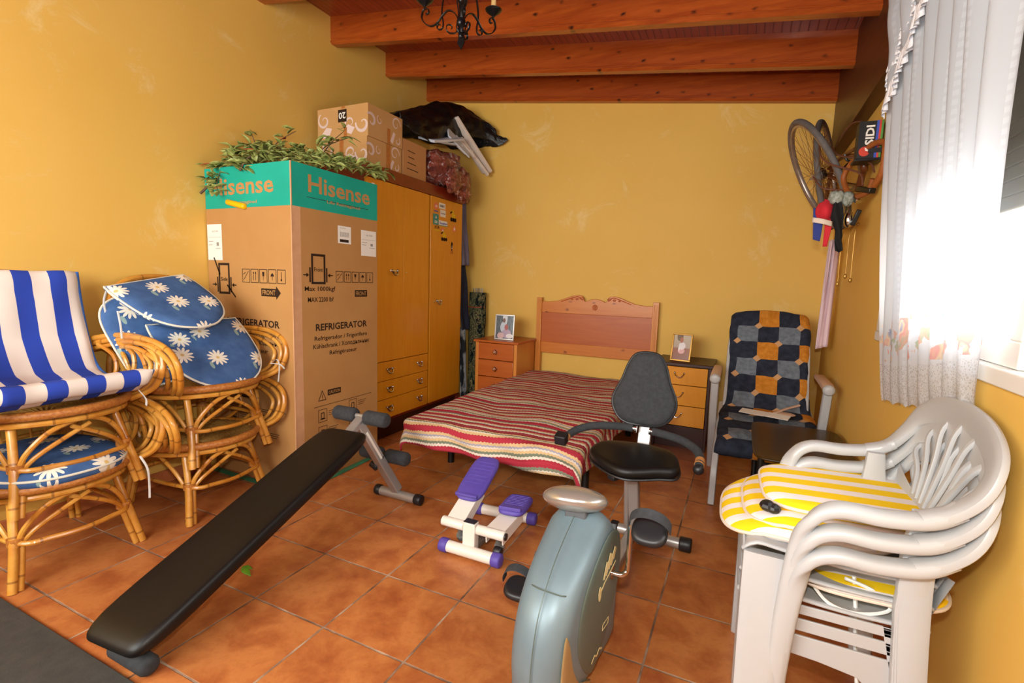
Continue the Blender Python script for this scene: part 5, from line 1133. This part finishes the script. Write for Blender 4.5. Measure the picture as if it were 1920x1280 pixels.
# ------------------------------------------------------------------ stacked white plastic armchairs
def plastic(label, loc, rotz, apron=True):
    t = thing('plastic_armchair', label, 'chair', loc, rotz, 'stacked white plastic armchairs')
    # local: front +x, seat height .44
    g = G(); 
    def seat(u, v_):
        x = -.20 + .44 * u; y = (v_ - .5) * (.40 + .02 * u); e = abs(v_ - .5) * 2
        return (x, y, .435 + .02 * u - .012 * sin(pi * u) - .012 * (1 - e ** 4) - (.03 * max(0, (u - .88) / .12) ** 2))
    g.grid(seat, 24, 20); obj('seat', g, M['resin'], t, solid=.006)
    for s in (1, -1):
        # arm: post, rounded corner, arm rail, sweeping up into the back hoop
        P = [(.135, s * .238, .10), (.125, s * .235, .30), (.108, s * .235, .470), (.082, s * .240, .550), (.030, s * .246, .584), (-.06, s * .250, .585), (-.15, s * .250, .598), (-.205, s * .243, .628)]
        W = [(1, 0, 0), (1, 0, .1), (1, 0, .5), (.3, s * 1, 0), (0, s * 1, 0), (0, s * 1, 0), (0, s * 1, 0), (-.3, s * 1, 0)]
        C_ = cr(P, 5); Wc = []
        for i in range(len(C_)):
            q = i / 5; k = min(int(q), 6); f = q - k; a = V(W[k]).normalized(); b = V(W[k + 1]).normalized()
            if a.dot(b) < 0: b = -b
            Wc.append(a.lerp(b, f))
        g = G(); g.sweep(C_, Wc, [.050] * len(C_), [.032] * len(C_), 14, power=3); obj('armrest', g, M['resin'], t)
        # front leg: broad channel, rear leg
        g = G(); g.sweep(cr([(.178, s * .205, .425), (.180, s * .228, .22), (.186, s * .262, .0)], 5), (1, 0, 0), [.118, .118, .117, .116, .114, .112, .108, .104, .100, .096, .094], .034, 14, power=5); obj('leg', g, M['resin'], t, bevel=0)
        g = G(); g.sweep(cr([(-.150, s * .215, .60), (-.152, s * .210, .44), (-.165, s * .225, .2), (-.185, s * .245, .0)], 5), (1, 0, 0), [.05, .055, .06, .07, .075] + [.07 - .001 * i for i in range(11)], .030, 12, power=4); obj('leg', g, M['resin'], t)
        # side apron with slots
        if not apron: continue
        g = G(); y = s * .207; h = .006
        def plate(pts): g.prism([(a, y - h / 2, b) for a, b in pts], (0, h, 0))
        plate([(.18, .425), (.18, .402), (-.15, .402), (-.15, .425)]); plate([(.18, .390), (.185, .360), (-.15, .360), (-.15, .390)]); plate([(.19, .348), (.195, .302), (.03, .295), (-.06, .285), (-.10, .25), (-.12, .20), (-.17, .20), (-.17, .348)])
        plate([(.19, .425), (.19, .302), (.165, .302), (.165, .425)]); plate([(-.10, .425), (-.13, .30), (-.17, .30), (-.17, .425)]); obj('side_apron', g, M['resin'], t, bevel=.0015)
    # back hoop
    hoop = [(-.130, -.250, .596), (-.190, -.246, .620), (-.235, -.252, .668), (-.262, -.228, .722), (-.280, -.135, .758), (-.286, 0, .770), (-.280, .135, .758), (-.262, .228, .722), (-.235, .252, .668), (-.190, .246, .620), (-.130, .250, .596)]
    Hc = cr(hoop, 7); c0 = V((-.22, 0, .61)); Wc = [(V((0, (p - c0).y, max(0, (p - c0).z)))) for p in Hc]
    g = G(); g.sweep(Hc, Wc, [.050 + .030 * sin(pi * i / (len(Hc) - 1)) ** 2 for i in range(len(Hc))], [.032 - .009 * sin(pi * i / (len(Hc) - 1)) for i in range(len(Hc))], 14, power=3)
    # lower joining web to the seat
    g.grid(lambda u, v_: (-.190 - .03 * v_ - .0 * u, (u - .5) * (.36 + .10 * v_), .43 + .11 * v_ + .035 * (2 * abs(u - .5)) ** 2 * v_), 16, 5)
    hb = obj('back_hoop', g, M['resin'], t)
    g = G()
    for k in range(7):
        q = (k - 3) / 3; b = V((-.218, .085 * q, .535)); e_ = V((-.286 + .020 * q * q, .226 * sin(q * 1.15), .575 + .186 * cos(q * 1.18)))
        m = (b + e_) / 2 + V((.004, -.010 * q, 0)); m2 = b.lerp(e_, .84); m2.x = e_.x + .022; g.sweep(cr([b, m, m2, e_], 4), (0, 1, -.4 * q), .015, .012, 8, power=4)
    obj('back_slats', g, M['resin'], t)
    g = G(); g.prism([(.225, -.20, .40), (.225, .20, .40), (.232, .20, .43), (.232, -.20, .43)], (.006, 0, 0)); obj('front_apron', g, M['resin'], t)
    t.scale = (.87, 1, 1)
    return t
pz = (2.425, .375); ra = pi
A = plastic('lowest white plastic armchair of the stack, standing on the floor by the right wall', (pz[0], pz[1], 0), ra)
B_ = plastic('middle white plastic armchair of the stack by the right wall', (pz[0] + .0005, pz[1], .053), ra, False)
dup(B_, (pz[0] + .001, pz[1], .106), ra, 'topmost white plastic armchair of the stack by the right wall')
# striped pads between and on the chairs
def ypad(lab, T, out, th, seed, fn=None):
    g = G(); g.pad(out, T, th, .2, .15, 0, 4, fn); g.uv = [[(a, b + seed) for a, b in f] for f in g.uv]
    o = obj('striped_seat_pad', g, M['yellowstripe'], smooth=70); tag(o, lab, 'cushion', 'yellow striped seat pads')
    g = G(T); g.tube([(x, y, fn(x, y) if fn else 0) for x, y in out], .0045, 8, closed=True); obj('piping', g, M['greyw'], o); return o
ypad('yellow and white striped pad topmost on the plastic chairs, its stripes towards the wall', TR((2.465, .465, .610), (1, .03, .03), z=(-.03, 0, 1)), selipse(.205, .178, 4.2, 56), .032, .018)
ypad('middle one of the yellow and white pads jutting out in front of the plastic chairs', TR((2.41, .435, .583), (1, .02, .02), z=(-.02, 0, 1)), selipse(.195, .205, 3.4, 56), .030, .05, lambda x, y: -.02 * max(0, -x - .10) / .1)
ypad('lowest of the yellow and white pads jutting out in front of the plastic chairs', TR((2.365, .43, .557), (1, .02, .02), z=(-.02, 0, 1)), selipse(.205, .215, 3.2, 56), .038, .03, lambda x, y: -.03 * max(0, -x - .10) / .1)
ypad('yellow and white pad between the lower plastic chairs, hanging out at the back', TR((2.49, .37, .470), (1, 0, .03), z=(-.03, 0, 1)), selipse(.170, .190, 3.4, 56), .026, .0)
g = G(); g.ball((2.272, .285, .605), .020, .024, .014, 8, 6); g.ball((2.286, .278, .603), .018, .018, .013, 8, 6)
tag(obj('dark_knob', g, M['blackp'], smooth=20), 'small black knob tucked between the yellow striped pads', 'knob')
g = G(); g.tube(cr([(2.46, .22, .50), (2.47, .214, .42), (2.475, .205, .34), (2.49, .20, .22), (2.50, .22, .10), (2.51, .24, .04)], 6), .0045, 6)
tag(obj('dangling_tie', g, M['tie']), 'white cotton tie dangling through the side of the plastic chairs', 'tie')
g = G(); g.tube(cr([(2.37, .215, .470), (2.41, .19, .435), (2.47, .185, .43), (2.53, .20, .45), (2.50, .21, .48), (2.44, .20, .50)], 6), .004, 6)
tag(obj('looped_tie', g, M['tie']), 'thin white tie looped over the side of the lowest plastic chair', 'tie')

# ------------------------------------------------------------------ curtain on the side window
t = thing('sheer_curtain', 'long white sheer lace curtain with a flowered band, hanging at the side window', 'curtain', (2.6, .65, 0)); MT = Matrix.Translation((-2.6, -.65, 0))
CT = 2.25
def cfn(u, v_, x0=0, amp=.024, zb=.76, zt=CT, yl=(1.15, 1.20), yr=(.36, .24), ph=0, nf=8.5):
    z = zb + (zt - zb) * v_; L_ = yl[0] + (yl[1] - yl[0]) * v_; R_ = yr[0] + (yr[1] - yr[0]) * v_
    y = R_ + (L_ - R_) * u; w_ = .55 + .45 * v_
    h = (z - .76) / (CT - .76); w_ = .22 + .9 * v_ ** .6; x = 2.680 - .082 * h ** .7 + x0 + amp * w_ * sin(2 * pi * (nf * u + .25 * sin(3 * v_)) + ph) + (.004 + .014 * v_) * noise.noise(V((u * 9, v_ * 2.5, 3)))
    if v_ < .04: z += .012 * abs(sin(u * 44))
    z += (.14 * (1 - u) ** 1.3) * (1 - v_)
    return (min(x, 2.690), y, z)
g = G(MT); g.grid(cfn, 260, 90, uvf=lambda u, v_: (u * 1.5, v_ * (CT - .76))); obj('curtain_panel', g, M['curtain'], t, smooth=80)
def vfn(u, v_):
    zb = 1.86 + .30 * (1 - u) ** 1.1 + .012 * abs(sin(u * 34)); return cfn(u, v_, -.026, .022, zb, CT, (1.19, 1.22), (.34, .25), 1.0, 6)
g = G(MT); g.grid(vfn, 200, 30, uvf=lambda u, v_: (u * 1.3, .45 + v_ * .3)); va = obj('valance', g, M['curtain'], t, smooth=80)
g = G(MT)
def ruf(u, v_):
    p = vfn(u, 0); a = v_ * (.4 + .6 * abs(sin(u * 60))); return (p[0] - .004 - .010 * a * sin(2 * pi * 42 * u), p[1] - .010 * v_ * cos(2 * pi * 42 * u), p[2] - .055 * v_ - .012 * a)
g.grid(ruf, 420, 5)
for dz in (.07, .10): g.grid(lambda u, v_: (vfn(u, 0)[0] - .006 - .006 * v_ * sin(2 * pi * 50 * u), vfn(u, 0)[1], vfn(u, 0)[2] + dz - .03 * v_), 420, 3)
obj('lace_trim', g, M['lace'], va)
g = G(MT); g.cyl((2.598, 1.26, CT + .01), (2.598, -.75, CT + .01), .012); g.ball((2.598, 1.275, CT + .01), .022); obj('curtain_rod', g, M['redwood'], t)
g = G(MT); g.box(2.60, 2.63, 1.225, 1.24, CT, CT + .02); g.box(2.60, 2.63, -.62, -.605, CT, CT + .02); obj('rod_bracket', g, M['redwood'], t)
g = G(); g.rod((2.699, 1.52, 1.925), (2.672, 1.52, 1.925), .012); g.box(2.690, 2.699, 1.505, 1.535, 1.895, 1.955)
tag(obj('wooden_peg', g, M['redwood']), 'small orange wooden peg on the wall at the upper left of the curtain', 'peg')

# ------------------------------------------------------------------ bicycle hung on the right wall
t = thing('old_bicycle', 'old brown road bicycle hung high on the right wall by the back corner', 'bicycle', (2.6, 2.2, 1.8)); MT = Matrix.Translation((-2.6, -2.2, -1.8))
def wheel(c, n, R):
    c = V(c); n = V(n).normalized(); a = n.cross(V((0, 0, 1))).normalized(); b = n.cross(a); F = MT @ TR(c, a, b)
    N_ = 64; ring = lambda r, z=0: [(r * cos(2 * pi * i / N_), r * sin(2 * pi * i / N_), z) for i in range(N_)]
    g = G(F); g.tube(ring(R - .015), .0165, 12, closed=True); ty = obj('tyre', g, M['tyre'], t)
    g = G(F); g.sweep(ring(R - .022), (0, 0, 1), .030, .012, 10, closed=True); obj('tyre_wall', g, M['tyrewall'], ty)
    g = G(F); g.sweep(ring(R - .036), (0, 0, 1), .022, .016, 10, closed=True, power=4); rm = obj('rim', g, M['rim'], t)
    g = G(F)
    for i in range(36):
        q = 2 * pi * i / 36; s = 1 if i % 2 else -1; q2 = q + (.55 if (i // 2) % 2 else -.55)
        g.cyl((.02 * cos(q2), .02 * sin(q2), s * .022), ((R - .045) * cos(q), (R - .045) * sin(q), 0), .0012, 5)
    sp_ = obj('spokes', g, M['spoke'], rm); sp_['kind'] = 'stuff'
    g = G(F); g.lathe((0, 0, -.045), (0, 0, 1), [(.005, 0), (.005, .012), (.024, .02), (.024, .024), (.013, .028), (.013, .062), (.024, .066), (.024, .07), (.005, .078), (.005, .092)], 14); obj('hub', g, M['rim'], t)
    return F
F1 = wheel((2.501, 2.257, 1.826), (.884, .099, .456), .34); F2 = wheel((2.578, 2.56, 1.883), (.94, -.26, .143), .335)
g = G(F1); g.lathe((0, 0, .0), (0, 0, 1), [(.03, .02), (.036, .024), (.033, .03), (.030, .034), (.026, .040), (.006, .045)], 18); obj('sprockets', g, M['blackm'], t)
g = G(MT)
for P, r in (([(2.56, 2.50, 1.93), (2.61, 2.2, 1.91), (2.655, 1.85, 1.83)], .014), ([(2.66, 1.84, 1.84), (2.655, 1.95, 1.68)], .016), ([(2.655, 1.95, 1.70), (2.61, 2.35, 1.70), (2.60, 2.55, 1.72)], .014), ([(2.60, 2.52, 1.93), (2.59, 2.6, 1.72)], .012),
             ([(2.55, 2.26, 1.83), (2.60, 2.1, 1.75), (2.655, 1.93, 1.70)], .009), ([(2.55, 2.25, 1.86), (2.60, 2.12, 1.90), (2.63, 2.0, 1.90)], .009)): g.tube(P, r, 10)
obj('frame', g, M['brown'], t)
g = G(MT)
g.tube(cr([(2.60, 1.86, 1.80), (2.625, 1.78, 1.82), (2.655, 1.70, 1.845), (2.684, 1.63, 1.83), (2.684, 1.60, 1.765), (2.683, 1.62, 1.70), (2.672, 1.68, 1.655)], 7), .0135, 12)
g.tube(cr([(2.60, 1.86, 1.80), (2.58, 1.90, 1.74), (2.60, 1.86, 1.66), (2.63, 1.80, 1.63), (2.662, 1.73, 1.64), (2.668, 1.70, 1.69)], 7), .0125, 12); obj('handlebar', g, M['tape'], t)
g = G(MT)
for P in ([(2.50, 2.10, 2.0), (2.47, 1.98, 1.90), (2.50, 1.9, 1.82), (2.58, 1.84, 1.77), (2.63, 1.78, 1.73), (2.64, 1.75, 1.67)], [(2.53, 2.05, 1.93), (2.56, 1.95, 1.86), (2.62, 1.85, 1.82), (2.66, 1.75, 1.77), (2.67, 1.70, 1.72)], [(2.60, 2.3, 2.04), (2.63, 2.2, 2.08), (2.66, 2.1, 2.06), (2.67, 1.95, 1.98)], [(2.46, 2.05, 1.78), (2.50, 1.98, 1.71), (2.56, 1.95, 1.69), (2.60, 1.9, 1.68)]):
    g.tube(cr(P, 7), .0045, 8)
obj('brake_cable', g, M['cable'], t)
g = G(MT); g.bar((2.61, 1.82, 1.64), (2.635, 1.78, 1.60), .03, .02, (0, 0, 1)); g.bar((2.60, 1.84, 1.62), (2.592, 1.82, 1.53), .018, .014, (1, 0, 0)); g.bar((2.635, 1.80, 1.61), (2.60, 1.84, 1.625), .012, .016, (0, 0, 1)); g.ball((2.607, 1.80, 1.52), .022, .02, .04); obj('brake_lever', g, M['chrome'], t, bevel=.003)
g = G(MT); g.bar((2.635, 1.80, 1.665), (2.672, 1.70, 1.635), .03, .024, (0, 0, 1)); g.bar((2.64, 1.76, 1.56), (2.62, 1.78, 1.49), .018, .02, (1, 0, 0)); obj('stem', g, M['blackm'], t, bevel=.003)
g = G(MT); g.pad(selipse(.055, .035, 2.6, 30), MT.inverted() @ MT @ TR((2.655, 1.90, 1.79), (0, 1, .3), z=(.9, 0, .2)), .03, .3, .3, 0, 3); obj('saddle', g, M['brown'], t)
# hooks that carry it
for i, (y, z) in enumerate(((1.98, 1.862), (2.42, 1.915))):
    g = G(); g.tube(cr([(2.699, y, z + .03), (2.67, y, z + .01), (2.64, y, z - .022), (2.60, y, z - .022), (2.585, y, z + .01)], 5), .006, 8); g.box(2.693, 2.6995, y - .012, y + .012, z - .01, z + .06)
    tag(obj('wall_hook', g, M['iron']), ['iron wall hook carrying the bicycle frame, the one nearer the shoe box', 'iron wall hook carrying the bicycle frame, the one nearer the back wall'][i], 'hook')
# shoe box upright on a small shelf
t = thing('shoe_box', 'black shoe box with white lettering and coloured stripes, upright beside the hanging bicycle', 'box', (2.63, 1.80, 1.775)); MT = Matrix.Translation((-2.63, -1.80, -1.775))
g = G(MT); g.box(2.598, 2.690, 1.725, 1.80, 1.790, 1.955); f = Face2(g, (2.590, 1.725, 1.790), (1, 0, 0), (0, 0, 1), 1, .0006)
f.rect(.074, 0, .084, .165, 2); f.rect(.084, 0, .092, .165, 3); f.rect(.092, 0, .100, .165, 4)
g.text('SIDI', (2.590 + .068, 1.7240, 1.790 + .058), (0, 0, 1), (-1, 0, 0), .088, .034, 5, .0006, .03)
f.disc(.036, .030, .022, 3); f2 = Face2(g, (2.590, 1.725, 1.790), (1, 0, 0), (0, 0, 1), 5, .0012); f2.poly([(.036, .046), (.052, .044), (.050, .030), (.040, .032)])
g.box(2.640, 2.692, 1.717, 1.7242, 1.812, 1.832, 0)
obj('carton', g, [M['blackp'], M['ink'], M['bluep'], M['redp'], M['greenp'], M['white_paper']], t, smooth=0)
g = G(); g.box(2.590, 2.699, 1.715, 1.81, 1.776, 1.7885); tag(obj('wall_shelf', g, M['blackm'], bevel=.002), 'small black wall shelf under the shoe box', 'shelf')
# things hanging from the handlebar
g = G(); g.grid(bagfn((2.545, 1.79, 1.625), .034, .030, .032, .2, 3, .9, 4), 30, 18, wu=True); g.grid(bagfn((2.590, 1.79, 1.618), .026, .026, .034, .2, 3, .9, 9), 30, 18, wu=True)
tag(obj('woollen_gloves', g, M['mitt'], smooth=70), 'pair of grey patterned gloves hanging on the bicycle above the black cloth', 'gloves')
def hang(cx, cy, z1, z0, w, d, seed, top=.5):
    def fn(u, v_):
        z = z0 + (z1 - z0) * v_; a = 2 * pi * u; k = (1 - .25 * v_) * (.55 + .45 * sin(pi * min(1, (1 - v_) * 1.6 + .12))) * (1 if v_ > .04 else v_ / .04)
        return (cx + w * k * cos(a) + .010 * noise.noise(V((v_ * 4, seed, u))) + (1 - v_) * .03, cy + d * k * sin(a) + .008 * sin(3 * a + 6 * v_), z)
    return fn
g = G(); g.grid(hang(2.548, 1.78, 1.60, 1.36, .030, .022, 2), 32, 26, wu=True)
tag(obj('black_scarf', g, M['blackcloth'], smooth=70), 'long black cloth hanging down from the bicycle beside the red cap', 'scarf')
t = thing('cap', 'red and blue cap with a white edge hanging from the bicycle', 'cap', (2.50, 1.80, 1.50)); MT = Matrix.Translation((-2.50, -1.80, -1.50))
g = G(MT); g.grid(lambda u, v_: (2.503 + .040 * sin(pi * u) ** .5 * (2 * v_ - 1) + .012 * (u - .5), 1.80 - .045 * sin(pi * v_) * sin(pi * u), 1.615 - .105 * u + .006 * (2 * v_ - 1)), 18, 18); obj('crown', g, M['red'], t, solid=.004)
g = G(MT); g.grid(lambda u, v_: (2.450 + .085 * v_ , 1.765 - .018 * sin(pi * v_), 1.530 - .024 * u - .022 * v_), 6, 12); obj('sweatband', g, M['greyw'], t, solid=.004)
g = G(MT); g.grid(lambda u, v_: (2.466 + .052 * v_ * (1 - .4 * u) + .012 * u - .014, 1.80, 1.58 - .155 * u - .01 * v_), 10, 8); obj('side_panel', g, M['navy'], t, solid=.004)
g = G(MT); g.grid(lambda u, v_: (2.510 + .034 * v_ * (1 - .5 * u), 1.805 - .01 * v_, 1.53 - .14 * u), 8, 6); obj('peak', g, M['red'], t, solid=.004)
def tw(u, v_):
    z = .815 + (1.47 - .815) * v_; return (2.598 + .052 * u + .012 * v_ + .008 * sin(u * 15), 2.40 + .012 * sin(u * 12 + v_ * 3), z + .02 * u)
g = G(); g.grid(tw, 24, 30, uvf=lambda u, v_: (u * .12, v_))
tag(obj('hanging_towel', g, M['pinktowel'], smooth=70, solid=.006), 'long narrow pink and white towel hanging below the cap beside the recliner', 'towel')
for k, (x, y, z1, z0) in enumerate(((2.60, 1.9, 1.42, 1.22), (2.63, 1.9, 1.44, 1.26), (2.65, 1.88, 1.46, 1.24))):
    g = G(); g.tube(cr([(x + .01, y, 1.50), (x, y - .01, z1), (x + .004, y, z0)], 6), .0013, 6); g.ball((x + .004, y, z0 - .012), .008, .005, .013); g.ball((x + .01, y, 1.505), .009)
    tag(obj('key_chain', g, M['gilt']), ['thin chain with a pendant hanging under the black cloth, nearest the towel', 'thin chain with a pendant, the middle one under the black cloth', 'thin chain with a pendant, the one nearest the right wall'][k], 'chain', 'thin chains under the bicycle')

# ------------------------------------------------------------------ wrought iron chandelier
cx, cy, z0 = .930, .90, 2.31
t = thing('chandelier', 'black wrought iron chandelier with scrolled arms and candle bulbs hanging under the ceiling beams', 'chandelier', (cx, cy, z0))
def strip(P, ang, w=.016, th=.004):
    c, s = cos(ang), sin(ang); Q = cr([(r * c, r * s, z) for r, z in P], 7); return Q, (-s, c, 0)
g = G()
for k in range(4):
    a = pi / 4 + k * pi / 2; Q, W = strip([(.012, -.045), (.020, -.02), (.012, .03), (.022, .10), (.034, .20), (.02, .32), (.006, .37)], a); g.sweep(Q, W, .012, .004, 6, power=5)
g.ball((0, 0, 0), .021, .021, .024); g.ball((0, 0, .092), .016, .016, .018); g.ball((0, 0, .37), .018, .018, .02); g.cyl((0, 0, 0), (0, 0, 2.812 - z0), .005); g.ball((0, 0, -.055), .012, .012, .016)
g.prism([(-.012, 0, -.06), (-.018, 0, -.085), (0, 0, -.115), (.018, 0, -.085), (.012, 0, -.06)], (0, .006, 0)); g.box(-.008, .008, -.008, .008, -.065, 0); obj('stem', g, M['iron'], t, smooth=50); g = G(); g.lathe((0, 0, 2.800 - z0), (0, 0, 1), [(.006, -.03), (.02, -.012), (.05, .008), (.05, .014)], 20); obj('ceiling_rose', g, M['iron'], t)
for k, ang in enumerate((radians(188), radians(-52), radians(66))):
    c, s = cos(ang), sin(ang)
    def spiral(r0, zc0, R, a0, turns, sg, n=12): return [(r0 + R * (1 - .7 * i / n) * cos(a0 + sg * 2 * pi * turns * i / n), zc0 + R * (1 - .7 * i / n) * sin(a0 + sg * 2 * pi * turns * i / n)) for i in range(n + 1)]
    g = G()
    Q, W = strip([(.010, .005), (.03, .040), (.062, .056), (.090, .040), (.115, .012), (.145, .0), (.175, .012), (.195, .040), (.192, .062)] + spiral(.172, .062, .02, 0.2, .8, 1, 7), ang); g.sweep(Q, W, .014, .0045, 6, power=5)
    Q, W = strip([(.088, .20), (.082, .14), (.092, .085), (.094, .045), (.088, .015)] + spiral(.106, -.004, .020, pi * .9, .9, 1, 8), ang); g.sweep(Q, W, .012, .004, 6, power=5)
    Q, W = strip([(.006, -.012), (.022, -.046), (.044, -.052)] + spiral(.048, -.030, .022, -pi / 2, .85, 1, 8), ang + .5); g.sweep(Q, W, .012, .004, 6, power=5)
    am = obj('arm', g, M['iron'], t, smooth=50)
    g = G(); p = V((.182 * c, .182 * s, 0)); g.lathe(p + V((0, 0, .085)), (0, 0, 1), [(.006, 0), (.010, .006), (.024, .016), (.036, .026), (.040, .032), (.036, .034)], 20); obj('drip_cup', g, M['iron'], am)
    g = G(); g.cyl(p + V((0, 0, .118)), p + V((0, 0, .175)), .012); obj('candle_sleeve', g, M['candle'], am)
    g = G(); g.lathe(p + V((0, 0, .175)), (0, 0, 1), [(.009, 0), (.014, .012), (.016, .028), (.011, .05), (.003, .066)], 14); obj('bulb', g, M['bulb'], am)
